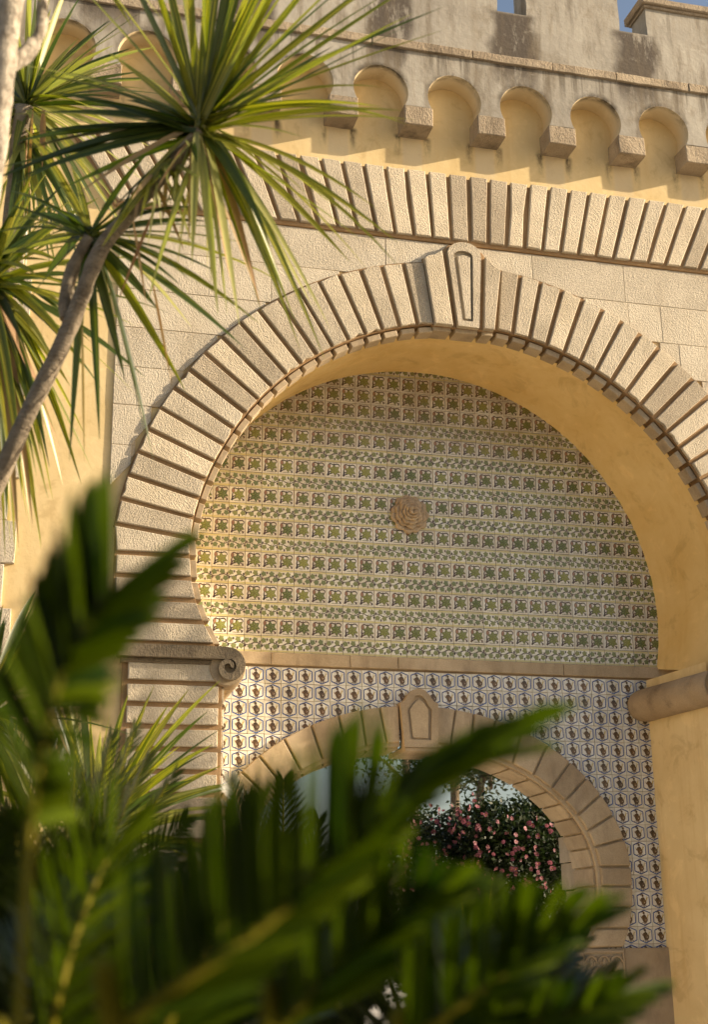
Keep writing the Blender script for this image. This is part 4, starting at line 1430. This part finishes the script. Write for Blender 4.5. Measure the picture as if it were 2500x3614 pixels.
left = [(40, 148, -.2, L_PALE), (60, 165, -.15, L_CORD), (10, 430, .1, L_DARK), (0, 395, .05, L_DARK), (25, 350, .1, L_DARK), (80, 300, .15, L_DARK), (120, 210, 0, L_DARK), (60, 330, .1, L_DARK), (200, 300, .1, L_DARK), (-40, 420, .05, L_DARK), (-20, 380, .1, L_DARK), (40, 400, .0, L_DARK), (90, 360, .2, L_DARK), (30, 320, .2, L_DARK), (100, 250, .1, L_DARK), (0, 260, .2, L_CORD), (140, 160, .1, L_DARK), (145, 420, .2, L_DARK), (230, 560, -.1, L_CORD), (175, 435, -.1, L_DEAD), (290, 300), (250, 480, 0, L_DARK), (310, 160), (240, 120)]
up_fan = [(452 + (x_ - 452) * 1.22, 285 + (y_ - 285) * 1.28) for x_, y_ in up_fan]
crown(t1, (452, 285), D1, up_fan, .034, [L_CORD, L_CORD, L_DARK, L_CORD], .05)
crown(t1, (452, 285), D1 + .05, [(x_ + random.uniform(-30, 30), y_ * .8 + 50 + random.uniform(-40, 60)) for x_, y_ in up_fan[::3]], .028, [L_CORD, L_DARK], .05, spread=.6)
crown(t1, (455, 288), D1, right, .032, [L_CORD], .12)
crown(t1, (455, 292), D1, down, .032, [L_CORD, L_CORD, L_PALE], .16)
crown(t1, (455, 292), D1, [(x_ + random.uniform(-45, 45), y_ + random.uniform(-60, 60)) for x_, y_, *q_ in (down + right)[::2]], .022, [L_CORD, L_PALE, L_CORD], .18)
crown(t1, (448, 290), D1, left, .044, [L_DARK, L_CORD], .10, extra=12, elen=.55)
# skirt of dry and drooping leaves under the head
for k in range(30):
    a_ = at(452 - k * 5.0 + random.uniform(-12, 12), 300 + k * 4.4 + random.uniform(-8, 8), D1 + random.uniform(-.05, .05))
    e_ = a_ + Vector((random.uniform(-.16, .20), random.uniform(-.2, .15), -random.uniform(.12, .38)))
    strap_leaf(t1, a_, e_, random.uniform(.011, .022), .05, random.choice((L_DEAD, L_PALE, L_CORD, L_DARK)))
# second, shaded head behind the fork
crown(t1, (203, 530), D1 + .12, [(5, 425), (0, 455), (15, 480), (0, 520), (40, 440), (60, 560), (100, 620), (640, 640), (580, 560), (540, 530), (500, 620), (440, 640), (430, 740), (590, 730), (480, 560), (330, 985, -.1, L_DARK), (350, 1040, -.1, L_DARK), (280, 860), (225, 990), (420, 880, .1, L_CORD), (550, 790, .1, L_DARK), (160, 1040), (470, 500), (90, 480), (360, 700)], .038, [L_DARK, L_DARK, L_CORD], .14, extra=16, elen=.5)
for (x0, y0, x1, y1) in ((430, 335, 425, 560), (345, 480, 262, 690), (345, 640, 388, 870), (186, 740, 190, 1040), (300, 500, 330, 690), (455, 340, 590, 690)):
    strap_leaf(t1, at(x0, y0, D1 - .05), at(x1, y1, D1 - .1), .012, .02, L_DEAD)

# ---- head at the left edge that hangs down in front of the plaster
D2 = 6.0
t2 = thing('cordyline_tree', 'shaded cabbage tree at the left edge with dark straps hanging over plain ochre plaster', 'tree', group='cabbage trees on the left')
bm = bmesh.new()
tube(bm, smooth_path([at(-260, 2200, D2 - .2), at(-170, 1400, D2 - .1), at(-90, 900, D2), at(-25, 640, D2)], 8), .045, 12, 0, .14)
finish(bm, 'trunk', BARK, t2)
crown(t2, (-25, 640), D2, [(165, 700), (190, 830), (150, 960), (110, 1050), (60, 1160), (120, 1130), (90, 1240), (30, 1250), (50, 1100), (200, 760), (235, 700), (270, 640), (215, 560), (130, 540), (60, 1010), (20, 900), (160, 870), (20, 1180), (75, 1180, -.1, L_DEAD), (40, 1230, -.1, L_DEAD), (135, 1010, -.1, L_DEAD), (100, 860), (165, 600), (230, 880, 0, L_DARK), (205, 1060, .1, L_CORD), (180, 1090, .15, L_CORD), (10, 1060, 0, L_PALE), (140, 1090, .1, L_PALE)], .040, [L_DARK, L_CORD, L_CORD], .22, extra=60, elen=.75)
crown(t2, (-40, 660), D2 + .1, [(random.uniform(-60, 130), random.uniform(820, 1270)) for k in range(34)], .034, [L_DARK, L_CORD, L_PALE, L_CORD], .25)
crown(t2, (-40, 600), D2 + .1, [(random.uniform(-60, 190), random.uniform(400, 760)) for k in range(22)], .034, [L_DARK, L_CORD, L_CORD], .2)

# ---- pale trunk up the left edge
D3 = 4.6
t3 = thing('cordyline_tree', 'sunlit pale bare trunk rising along the upper left corner', 'tree', group='cabbage trees on the left')
bm = bmesh.new()
tube(bm, smooth_path([at(-190, 1900, D3 - .2), at(-120, 1100, D3 - .1), at(-40, 520, D3), at(-8, 300, D3), at(8, 140, D3), at(28, -20, D3), at(60, -260, D3)], 7), [.060] * 14 + [.042] * 29, 14, 0, .22)
tube(bm, smooth_path([at(15, 150, D3 + .05), at(60, 120, D3 + .1), at(90, 75, D3 + .15), at(96, 20, D3 + .2), at(100, -60, D3 + .2)], 5), [.030] * 8 + [.020] * 13, 10, 0, .3)
finish(bm, 'trunk', BARK2, t3)
crown(t3, (60, -250), D3, [(200, -60), (150, -30), (-40, -60), (10, 20), (90, 10), (240, -160)], .034, [L_PALE, L_CORD], .1, extra=30, elen=.55)

# ---- pale crown behind, far left
D4 = 7.2
t4 = thing('cordyline_tree', 'pale sunlit cabbage tree crown behind the bare trunk near the battlement', 'tree', group='cabbage trees on the left')
bm = bmesh.new()
tube(bm, smooth_path([at(-60, 2000, D4), at(-20, 1200, D4), at(20, 600, D4), at(55, 240, D4)], 8), .05, 12, 0, .14)
finish(bm, 'trunk', BARK, t4)
crown(t4, (60, 235), D4, [(330, 20), (290, 60), (260, 100), (300, 130), (320, 165), (340, 175), (250, 40), (200, -30), (160, -60), (120, -40), (230, 170), (270, 220), (230, 290), (250, 330), (200, 330), (150, 330), (180, 250), (130, 360), (90, 380), (60, 390), (30, 360), (220, 250), (300, 250), (210, 200), (280, 30), (180, 90), (-30, 100), (-40, 300)], .040, [L_PALE, L_PALE, L_CORD, L_DARK], .10, extra=80, elen=.8)
crown(t4, (50, 300), D4, [(random.uniform(-40, 240), random.uniform(290, 640)) for k in range(46)], .036, [L_DARK, L_CORD, L_PALE], .12)
for (x0, y0, x1, y1) in ((75, 250, 60, 520), (98, 250, 95, 380), (60, 300, 50, 470)):
    strap_leaf(t4, at(x0, y0, D4 - .2), at(x1, y1, D4 - .2), .03, .02, L_DEAD)

# ---- low yucca in front of the left pier
D5 = 7.0
t5 = thing('yucca_plant', 'grassy yucca with long pale blades arching across the lower left pier', 'plant')
bm = bmesh.new()
tube(bm, smooth_path([at(160, 2500, D5), at(190, 2150, D5), at(215, 1900, D5)], 4), .05, 10, 0, .1)
finish(bm, 'trunk', BARK, t5)
crown(t5, (215, 1890), D5, [(425, 1555), (470, 1600), (500, 1530), (380, 1585), (350, 1540), (330, 1600), (290, 1560), (250, 1600), (400, 1660), (460, 1690), (500, 1720), (505, 1640), (440, 1760), (500, 1770), (300, 1640), (200, 1600), (150, 1650), (120, 1560), (90, 1700), (350, 1690), (420, 1830), (500, 1830), (260, 1660), (60, 1640), (30, 1560), (130, 1480), (180, 1520)], .042, [L_PALE, L_CORD, L_DARK, L_CORD], .16, extra=40, elen=.9)

D6 = 6.2
t6 = thing('yucca_plant', 'dark grassy yucca crossing the far left edge below the quoin stones', 'plant')
bm = bmesh.new()
tube(bm, smooth_path([at(-60, 2500, D6), at(-50, 2050, D6), at(-40, 1640, D6)], 4), .05, 10, 0, .1)
finish(bm, 'trunk', BARK, t6)
crown(t6, (-40, 1620), D6, [(random.uniform(-20, 150), random.uniform(1330, 1900)) for k in range(46)], .038, [L_DARK, L_DARK, L_CORD], .14, extra=20, elen=.7)

# ---- sago palms and foreground fronds
def frond(parent, P, n, length, wd, mat, tip_taper=True, droop=.15, up=None, sep=False, lean=.55, stalk=.008, sides=(1, -1), both=None, seg=5, start=.08, vee=(.05, .3)):
    path = smooth_path(P, 10)
    bm = bmesh.new()
    uvl = bm.loops.layers.uv.new('UVMap')
    m = len(path)
    tube(bm, path, [stalk * (1 - .75 * i / (m - 1)) for i in range(m)], 7, 0, 0)
    fr = None
    if sep:
        fr = finish(bm, 'frond', [L_STALK, mat], parent)
    for k in range(n):
        t = start + (1 - start) * k / (n - 1)
        i = min(m - 2, int(t * (m - 1)))
        p = path[i].lerp(path[i + 1], t * (m - 1) - i)
        d = (path[i + 1] - path[i]).normalized()
        nrm = (up or Vector((0, 0, 1)))
        side = d.cross(nrm).normalized()
        nn = side.cross(d).normalized()
        ln = length * (.55 + .45 * sin(pi * min(1, .2 + .75 * t))) * (1 - .55 * max(0, (t - .75) / .25))
        for s in sides:
            L = ln * random.uniform(.88, 1.08)
            dr = (d * (lean + .5 * t) + side * s * (1 - .35 * t) + nn * random.uniform(*vee)).normalized()
            e = p + dr * L + Vector((0, 0, -droop * L * random.uniform(.5, 1.3)))
            mid = p + dr * L * .5 + nn * (.03 * L)
            pts = bez(p, mid, e, seg)
            if sep:
                b2 = bmesh.new()
                u2 = b2.loops.layers.uv.new('UVMap')
                ribbon(b2, u2, pts, wd * random.uniform(.8, 1.15), (nn + side * s * random.uniform(-.2, 1.0) + d * random.uniform(-.3, .3)).normalized(), .35, 0)
                finish(b2, 'leaflet', mat, fr)
            else:
                ribbon(bm, uvl, pts, wd, nn, .12 if mat is L_CYCAD else .35, 1)
    if not sep:
        fr = finish(bm, 'frond', [L_STALK, mat], parent)
    return fr

def sago(label, base, dist, fronds, length, wd, group='sago palms below the arch', tilt=Vector((0, 0, 1))):
    t = thing('sago_palm', label, 'palm', group=group)
    bm = bmesh.new()
    b0 = at(base[0], base[1], dist)
    g0 = Vector((b0.x, b0.y, -4.0))
    tube(bm, [g0, (g0 + b0) / 2, b0], [.14, .13, .10], 12, 0, .2)
    finish(bm, 'trunk', BARK, t)
    for tx, ty, dz in fronds:
        if base[0] < 300: ty -= 55
        e = at(tx, ty, dist + dz)
        mid = (b0 + e) / 2 + Vector((0, 0, (e - b0).length * .16))
        frond(t, [b0, b0.lerp(mid, .55) + Vector((0, 0, .03)), mid, e], 46, length, wd, L_CYCAD, droop=.1, up=(tilt + Vector((random.uniform(-.3, .3), 0, random.uniform(-.2, .2))) - fwd * .6).normalized(), stalk=.007, seg=4, lean=.7)
    return t

sago('glossy sago palm with fine leaflets at the lower left, before the pier foot', (150, 2350), 4.4, [(250, 1715, .2), (330, 1760, .1), (390, 1800, .2), (170, 1690, 0), (60, 1760, -.1), (120, 1840, -.4), (10, 1880, 0), (420, 1900, -.1), (300, 1950, -.5), (460, 2020, 0), (-60, 1900, .1), (220, 1850, -.5), (50, 2060, -.6), (380, 2120, -.5), (200, 2080, -.7), (110, 1720, .2), (20, 1700, .1), (300, 1700, .3), (140, 1790, -.3), (280, 1830, -.3), (-20, 1980, -.3), (90, 1960, -.5)], .20, .011, tilt=Vector((.75, 0, .45)))
sago('dark sago palm with upright fronds below the inner doorway', (640, 2480), 4.2, [(520, 1760, .2), (560, 1800, 0), (640, 1760, .2), (720, 1850, .1), (480, 1850, -.1), (430, 1960, 0), (820, 1920, 0), (900, 1960, .1), (560, 2000, -.5), (700, 2050, -.6), (380, 2080, -.1), (860, 2080, -.5), (960, 2060, 0), (620, 1900, -.3), (470, 2150, -.5), (760, 2150, -.7)], .20, .011)
sago('dark sago palm at the lower right, in front of the carved impost', (1080, 2560), 4.0, [(960, 1960, .2), (1040, 2000, .1), (1110, 1990, .2), (1180, 2030, .1), (1250, 2100, 0), (1320, 2120, 0), (1380, 2190, 0), (900, 2040, -.1), (860, 2140, 0), (1000, 2120, -.5), (1150, 2150, -.6), (1280, 2210, -.5), (1400, 2260, -.2), (940, 2220, -.5), (1080, 2260, -.7)], .20, .011)

# nearest fronds, big and out of focus
fp = thing('date_palm', 'blurred broad green palm fronds sweeping up across the near lower frame', 'palm')
bm = bmesh.new()
pb = at(420, 4300, 1.6)
tube(bm, [Vector((pb.x, pb.y, -4.0)), Vector((pb.x, pb.y, -3.6)), Vector((pb.x + .02, pb.y, -3.25))], [.12, .11, .09], 12, 0, .2)
finish(bm, 'trunk', BARK, fp)
root = Vector((pb.x + .02, pb.y, -3.27))
def tline(P, t):
    for a, b in zip(P[:-1], P[1:]):
        if t <= b[0]:
            f = (t - a[0]) / (b[0] - a[0])
            return a[1] + (b[1] - a[1]) * f, a[2] + (b[2] - a[2]) * f
    return P[-1][1], P[-1][2]
def big_frond(pts, upper, lower, n, wd, t0=.0, stalk=.009, jit=12, dj=.07, join=False):
    """a near frond with a V of leaflets: each runs from the stalk to its place on the line of tips (t, x, y)"""
    P = [at(*p) for p in pts]
    path = smooth_path([root, P[0] + (P[0] - P[1]) * .3] + P, 10)
    bm = bmesh.new()
    m = len(path)
    tube(bm, path, [stalk * (1 - .75 * i / (m - 1)) for i in range(m)], 8)
    uvl = bm.loops.layers.uv.new('UVMap')
    if not join: fr = finish(bm, 'frond', [L_STALK, L_FORE], fp)
    for side, tips in ((0, upper), (1, lower)):
        for k in range(n):
            t = t0 + (1 - t0) * k / (n - 1)
            x = t * (len(pts) - 1)
            i = min(len(pts) - 2, int(x))
            b = P[i].lerp(P[i + 1], x - i)
            d0 = pts[i][2] + (pts[i + 1][2] - pts[i][2]) * (x - i)
            tx, ty = tline(tips, t)
            e = at(tx + random.uniform(-jit, jit), ty + random.uniform(-jit, jit), d0 + random.uniform(-dj, dj) - (.05 if side == 0 else -.02))
            e = b + (e - b) * 1.14
            mid = (b + e) / 2 + Vector((random.uniform(-.006, .006), random.uniform(-.01, .01), random.uniform(.0, .014)))
            b2 = bm if join else bmesh.new()
            u2 = uvl if join else b2.loops.layers.uv.new('UVMap')
            if side == 0:
                fc = (-fwd * .7 + Vector((-.9 + random.uniform(-.3, .4), 0, .2))).normalized()
            else:
                fc = (-fwd * .6 + Vector((.5 + random.uniform(-.4, .4), 0, .7))).normalized()
            ribbon(b2, u2, bez(b, mid, e, 7), wd * random.uniform(.8, 1.2), fc, .35, 1 if join else 0, lambda q: min(1, .7 + 2 * q) * (1 - max(0, (q - .72) / .28) ** 2.2) + .02)
            if not join: finish(b2, 'leaflet', L_FORE, fr)
    if join: finish(bm, 'frond', [L_STALK, L_FORE], fp)
UPF = (-fwd + Vector((0, 0, .35))).normalized()
big_frond([(40, 2330, 1.25), (70, 1850, 1.28), (101, 1659, 1.3), (135, 1530, 1.32), (185, 1434, 1.34), (247, 1356, 1.36)],
          [(0, -40, 1900), (.3, -10, 1560), (.5, 60, 1400), (.65, 100, 1290), (.8, 165, 1165), (.9, 205, 1110), (1, 246, 1086)],
          [(0, 180, 2000), (.3, 160, 1760), (.5, 235, 1600), (.65, 290, 1455), (.8, 345, 1390), (.9, 390, 1310), (1, 442, 1216)], 30, .022, .2, .006)
big_frond([(286, 2301, 1.28), (430, 2200, 1.28), (556, 2116, 1.3), (690, 2012, 1.33), (808, 1913, 1.36), (909, 1812, 1.4), (1010, 1728, 1.46)],
          [(0, 280, 1990), (.16, 400, 1850), (.33, 545, 1762), (.5, 690, 1715), (.62, 790, 1640), (.68, 842, 1622), (.75, 905, 1745), (.83, 1060, 1655), (1, 1285, 1600)],
          [(0, 560, 2230), (.33, 800, 1990), (.5, 870, 1915), (.66, 945, 1825), (.83, 1090, 1720), (1, 1250, 1668)], 42, .0155, .0)
big_frond([(623, 2320, 1.45), (715, 2228, 1.46), (808, 2149, 1.48), (909, 2065, 1.5), (985, 2010, 1.54)],
          [(0, 600, 2090), (.25, 715, 2000), (.5, 815, 1945), (.75, 905, 1905), (1, 1090, 1965)],
          [(0, 860, 2220), (.25, 920, 2120), (.5, 1000, 2050), (.75, 1060, 2010), (1, 1120, 1985)], 28, .0145, .0)
big_frond([(900, 2370, 1.6), (1010, 2284, 1.6), (1110, 2216, 1.62), (1190, 2166, 1.65), (1275, 2110, 1.7)],
          [(0, 900, 2140), (.25, 1010, 2060), (.5, 1120, 2010), (.75, 1220, 1995), (1, 1398, 2030)],
          [(0, 1120, 2320), (.25, 1190, 2240), (.5, 1255, 2170), (.75, 1315, 2105), (1, 1400, 2045)], 26, .0130, .0)
big_frond([(1050, 2400, 1.7), (1170, 2330, 1.7), (1280, 2285, 1.72), (1380, 2252, 1.75)],
          [(0, 1080, 2280), (.33, 1190, 2225), (.66, 1310, 2215), (1, 1450, 2195)],
          [(0, 1300, 2370), (.33, 1390, 2310), (.66, 1450, 2265), (1, 1507, 2225)], 20, .0125, .0)
big_frond([(330, 2400, 1.7), (400, 2260, 1.72), (470, 2140, 1.75), (540, 2030, 1.8), (600, 1950, 1.84)],
          [(0, 310, 2130), (.25, 385, 1980), (.5, 455, 1880), (.75, 520, 1790), (1, 640, 1770)],
          [(0, 560, 2280), (.25, 600, 2130), (.5, 660, 2010), (.75, 700, 1910), (1, 700, 1830)], 26, .011, .0, join=True)
big_frond([(100, 2400, 1.85), (130, 2250, 1.85), (170, 2110, 1.9), (215, 1990, 1.95), (255, 1910, 2.0)],
          [(0, 60, 2130), (.25, 90, 1990), (.5, 130, 1870), (.75, 180, 1790), (1, 270, 1750)],
          [(0, 310, 2260), (.25, 330, 2110), (.5, 350, 1990), (.75, 370, 1890), (1, 340, 1800)], 24, .011, .0, join=True)
for k in range(9):
    x0 = -150 + 40 * k
    dd = random.uniform(2.6, 3.4)
    p0, p1, p2 = at(x0, 2560, dd), at(x0 + 10, 2200, dd), at(x0 + random.uniform(-30, 70), random.uniform(1850, 1980), dd)
    frond(fp, [Vector((p0.x, p0.y, -3.9)), p0, p1, p2], 34, .26, .014, L_CYCAD, droop=.08, up=UPF, lean=.75, stalk=.006, seg=4, start=.2, vee=(0, .6))
# fill fronds under them; darker cycad leaf colour stands in for deep shade
for k in range(22):
    x0 = -60 + 70 * k + random.uniform(-40, 40)
    if x0 > 1270: break
    dd = random.uniform(2.1, 2.9)
    top_y = 2030 + random.uniform(-60, 120) + max(0, (x0 - 500) * .16) + max(0, (x0 - 1050) * .35)
    lean_ = random.uniform(-60, 190)
    p0, p1, p2 = at(x0, 2560, dd), at(x0 + lean_ * .35, (2560 + top_y) / 2, dd), at(x0 + lean_, top_y, dd + .1)
    frond(fp, [Vector((p0.x, p0.y, -3.9)), p0, p1, p2], 34, .24, .013, L_CYCAD, droop=.08, up=UPF, lean=.75, stalk=.006, seg=4, start=.2, vee=(0, .6))

# ================================================================== BEHIND THE DOORWAY
def scatter_leaves(bm, pts, size, mi=0):
    for p in pts:
        d = Vector((random.gauss(0, 1), random.gauss(0, 1), random.gauss(0, .7))).normalized()
        s = d.orthogonal().normalized()
        s.rotate(Matrix.Rotation(random.uniform(0, 6.28), 3, d))
        L, W_ = size * random.uniform(.7, 1.2), size * .42 * random.uniform(.8, 1.1)
        a, b, c, e = p, p + d * L * .5 + s * W_ / 2, p + d * L, p + d * L * .5 - s * W_ / 2
        f = bm.faces.new([bm.verts.new(q) for q in (a, b, c, e)])
        f.material_index = mi

DB = 15.5
bush = thing('camellia_bush', 'dark glossy camellia bush with pink blossom seen through the stone doorway', 'bush')
blobs = []
for px, py, r in ((600, 2130, .55), (700, 2020, .42), (640, 1985, .30), (560, 2010, .3), (760, 2000, .45), (830, 1990, .5), (900, 1950, .52), (940, 1880, .36), (980, 1930, .5), (1040, 1900, .42), (1090, 1930, .5), (1150, 1960, .6), (1220, 1980, .6), (1000, 2080, .8), (1150, 2120, .8), (850, 2120, .7), (1080, 1860, .35), (1290, 2050, .6), (1150, 1890, .45), (1200, 1875, .46), (1250, 1910, .5), (1110, 1855, .3), (1210, 1830, .25)):
    blobs.append((at(px, py, DB + random.uniform(-.2, .5)), r))
bm = bmesh.new()
bc = at(980, 2200, DB)
for k in range(9):
    b_, r_ = blobs[(k * 2) % len(blobs)]
    tube(bm, smooth_path([Vector((bc.x + random.uniform(-.3, .3), bc.y + random.uniform(-.2, .2), -4.0)), (bc + b_) / 2 + Vector((0, 0, -.4)), b_], 4), [.03 - .0026 * i for i in range(9)], 6)
finish(bm, 'stem', BARK3, bush)
lp, fl = [], []
for b_, r_ in blobs:
    for k in range(int(5200 * r_ * r_) + 400):
        v = Vector((random.gauss(0, 1), random.gauss(0, 1), random.gauss(0, 1))).normalized()
        lp.append(b_ + v * r_ * random.uniform(.35, 1.08))
bm = bmesh.new()
scatter_leaves(bm, lp, .075)
fo = finish(bm, 'foliage', L_BUSH, bush)
fo['kind'] = 'stuff'
def flower_mesh(seed):
    rnd = random.Random(seed)
    bm = bmesh.new()
    for k in range(6):
        a = 2 * pi * k / 6 + rnd.uniform(-.15, .15)
        L = .045 * rnd.uniform(.85, 1.1)
        d = Vector((cos(a), -.35, sin(a)))
        s = Vector((-sin(a), 0, cos(a)))
        p = [Vector((0, 0, 0)), d * L * .45 + s * .014, d * L * .85 + s * .017, d * L + Vector((0, .006, 0)), d * L * .85 - s * .017, d * L * .45 - s * .014]
        bm.faces.new([bm.verts.new(q) for q in p]).material_index = 0
    for k in range(5):
        a = 2 * pi * k / 5
        p = [Vector((0, -.004, 0)), Vector((.008 * cos(a), -.020, .008 * sin(a))), Vector((.008 * cos(a + .9), -.020, .008 * sin(a + .9)))]
        bm.faces.new([bm.verts.new(q) for q in p]).material_index = 1
    me = bpy.data.meshes.new('flower'); bm.to_mesh(me); bm.free()
    me.materials.append(PETAL); me.materials.append(STAMEN)
    return me
fm = [flower_mesh(i) for i in range(4)]
for k in range(260):
    px = random.choice((random.uniform(880, 1090), random.uniform(880, 1250), random.uniform(820, 1250)))
    py = random.uniform(1760, 2010) if px < 1080 else random.uniform(1830, 2010)
    tgt = at(px, py, DB)
    d = (tgt - CAM).normalized()
    best = None
    for b_, r_ in blobs:
        oc = CAM - b_
        bq = d.dot(oc)
        disc = bq * bq - (oc.length_squared - (r_ * 1.04) ** 2)
        if disc > 0:
            t_ = -bq - sqrt(disc)
            if best is None or t_ < best: best = t_
    if best is None: continue
    o = bpy.data.objects.new('flower', random.choice(fm))
    o.location = CAM + d * (best - .02)
    o.rotation_euler = (random.uniform(-.9, .7), random.uniform(0, 6.28), random.uniform(-.9, .9))
    o.scale = [random.uniform(.4, .72)] * 3
    link(o, bush)

def tree(label, base, top, dist, r0, branches, nleaf, lsize, seed, name='slender_tree'):
    rnd = random.Random(seed)
    t = thing(name, label, 'tree', group='trees beyond the doorway')
    b0, t0 = at(*base, dist), at(*top, dist)
    bm = bmesh.new()
    path = smooth_path([Vector((b0.x, b0.y, -4.0)), b0, b0.lerp(t0, .5) + Vector((rnd.uniform(-.12, .12), 0, 0)), t0], 6)
    tube(bm, path, [r0 * (1 - .55 * i / (len(path) - 1)) for i in range(len(path))], 9, 0, .25)
    tips = []
    for (fx, ex, ey, rr) in branches:
        s = b0.lerp(t0, fx)
        e = at(ex, ey, dist + rnd.uniform(-.8, .8))
        mid = (s + e) / 2 + Vector((rnd.uniform(-.1, .1), 0, rnd.uniform(-.05, .2)))
        pth = smooth_path([s, mid, e], 6)
        tube(bm, pth, [rr * (1 - .7 * i / (len(pth) - 1)) for i in range(len(pth))], 6, 0, .2)
        for q in range(4):
            i = rnd.randrange(4, len(pth))
            e2 = pth[i] + Vector((rnd.uniform(-.6, .6), rnd.uniform(-.4, .4), rnd.uniform(-.35, .45)))
            p2 = [pth[i], (pth[i] + e2) / 2 + Vector((0, 0, .06)), e2]
            tube(bm, p2, [rr * .28, rr * .2, rr * .1], 4)
            tips += [e2, (pth[i] + e2) / 2]
        tips.append(e)
    finish(bm, 'trunk', BARK3, t)
    pts = []
    for p in tips:
        for k in range(nleaf):
            pts.append(p + Vector((rnd.gauss(0, .22), rnd.gauss(0, .22), rnd.gauss(0, .17))))
    bm = bmesh.new()
    scatter_leaves(bm, pts, lsize)
    c = finish(bm, 'crown', L_TREE, t)
    c['kind'] = 'stuff'
    return t
tree('slim dark trunk rising left of centre in the doorway view, with few leaves', (938, 1880), (905, 1560), 24, .10, [(.3, 830, 1690, .04), (.5, 990, 1640, .04), (.8, 960, 1560, .03), (.6, 860, 1600, .03)], 40, .12, 3)
tree('upright trunk in the middle of the doorway view, leafier at the top', (1026, 1840), (1022, 1520), 22, .105, [(.35, 1100, 1700, .04), (.5, 960, 1690, .035), (.55, 1120, 1650, .04), (.75, 1060, 1600, .03), (.85, 980, 1560, .03)], 70, .12, 5)
tree('pale leaning limb above the camellia on the right of the doorway view', (1080, 1810), (1210, 1640), 20, .075, [(.2, 1130, 1690, .04), (.5, 1180, 1740, .035), (.6, 1120, 1640, .03), (.85, 1260, 1700, .03), (.4, 1060, 1700, .03)], 80, .11, 8)
tree('leafy dark tree top overhanging the upper right of the doorway view', (1240, 1800), (1180, 1600), 26, .12, [(.5, 1080, 1660, .05), (.6, 1110, 1700, .04), (.7, 1160, 1720, .04), (.9, 1060, 1620, .04)], 130, .13, 12)

# ================================================================== SHRUB AND TREE ADDED OUT OF FRAME TO SHADE FRONDS AND PIER
def round_shrub(label, base, balls, nleaf, lsize, name, cat):
    t = thing(name, label, cat)
    bm = bmesh.new()
    for (x, y, z, r) in balls:
        tube(bm, smooth_path([Vector((base[0], base[1], -4.0)), Vector(((base[0] + x) / 2, (base[1] + y) / 2, (z - 4.0) / 2 - .2)), Vector((x, y, z))], 4), [.05 - .004 * i for i in range(9)], 7)
    finish(bm, 'trunk', BARK3, t)
    pts = []
    for (x, y, z, r) in balls:
        for k in range(int(nleaf * r * r)):
            v = Vector((random.gauss(0, 1), random.gauss(0, 1), random.gauss(0, 1))).normalized()
            pts.append(Vector((x, y, z)) + v * r * random.uniform(.3, 1.05))
    bm = bmesh.new()
    scatter_leaves(bm, pts, lsize)
    f = finish(bm, 'foliage', L_BUSH, t)
    f['kind'] = 'stuff'
round_shrub('unseen dense shrub added right of the palm fronds to shade them', (1.9, -10.2), [(1.5, -10.0, -2.15, .62), (2.1, -10.3, -1.95, .66), (1.7, -9.3, -2.2, .62), (2.3, -9.4, -1.95, .66), (1.9, -8.5, -2.1, .62), (2.5, -8.6, -1.9, .6), (1.4, -10.9, -2.2, .6), (2.2, -7.8, -2.1, .6), (2.7, -7.4, -2.1, .6), (1.5, -10.4, -2.7, .6), (2.4, -8.0, -2.9, .7), (1.9, -9.9, -3.2, .8), (2.0, -8.9, -3.2, .8)], 1500, .10, 'added_shade_shrub', 'shrub')  # unseen shrub, added to keep the low fronds in shade
round_shrub('unseen small open tree added right of the arch to dapple the left pier', (6.6, -3.0), [(6.4, -3.0, 1.75, .50), (6.9, -3.1, 2.25, .55), (6.2, -2.9, 2.45, .42), (6.6, -3.1, 2.75, .40)], 300, .13, 'added_dapple_tree', 'tree')  # unseen tree, added to throw dapples on the left pier
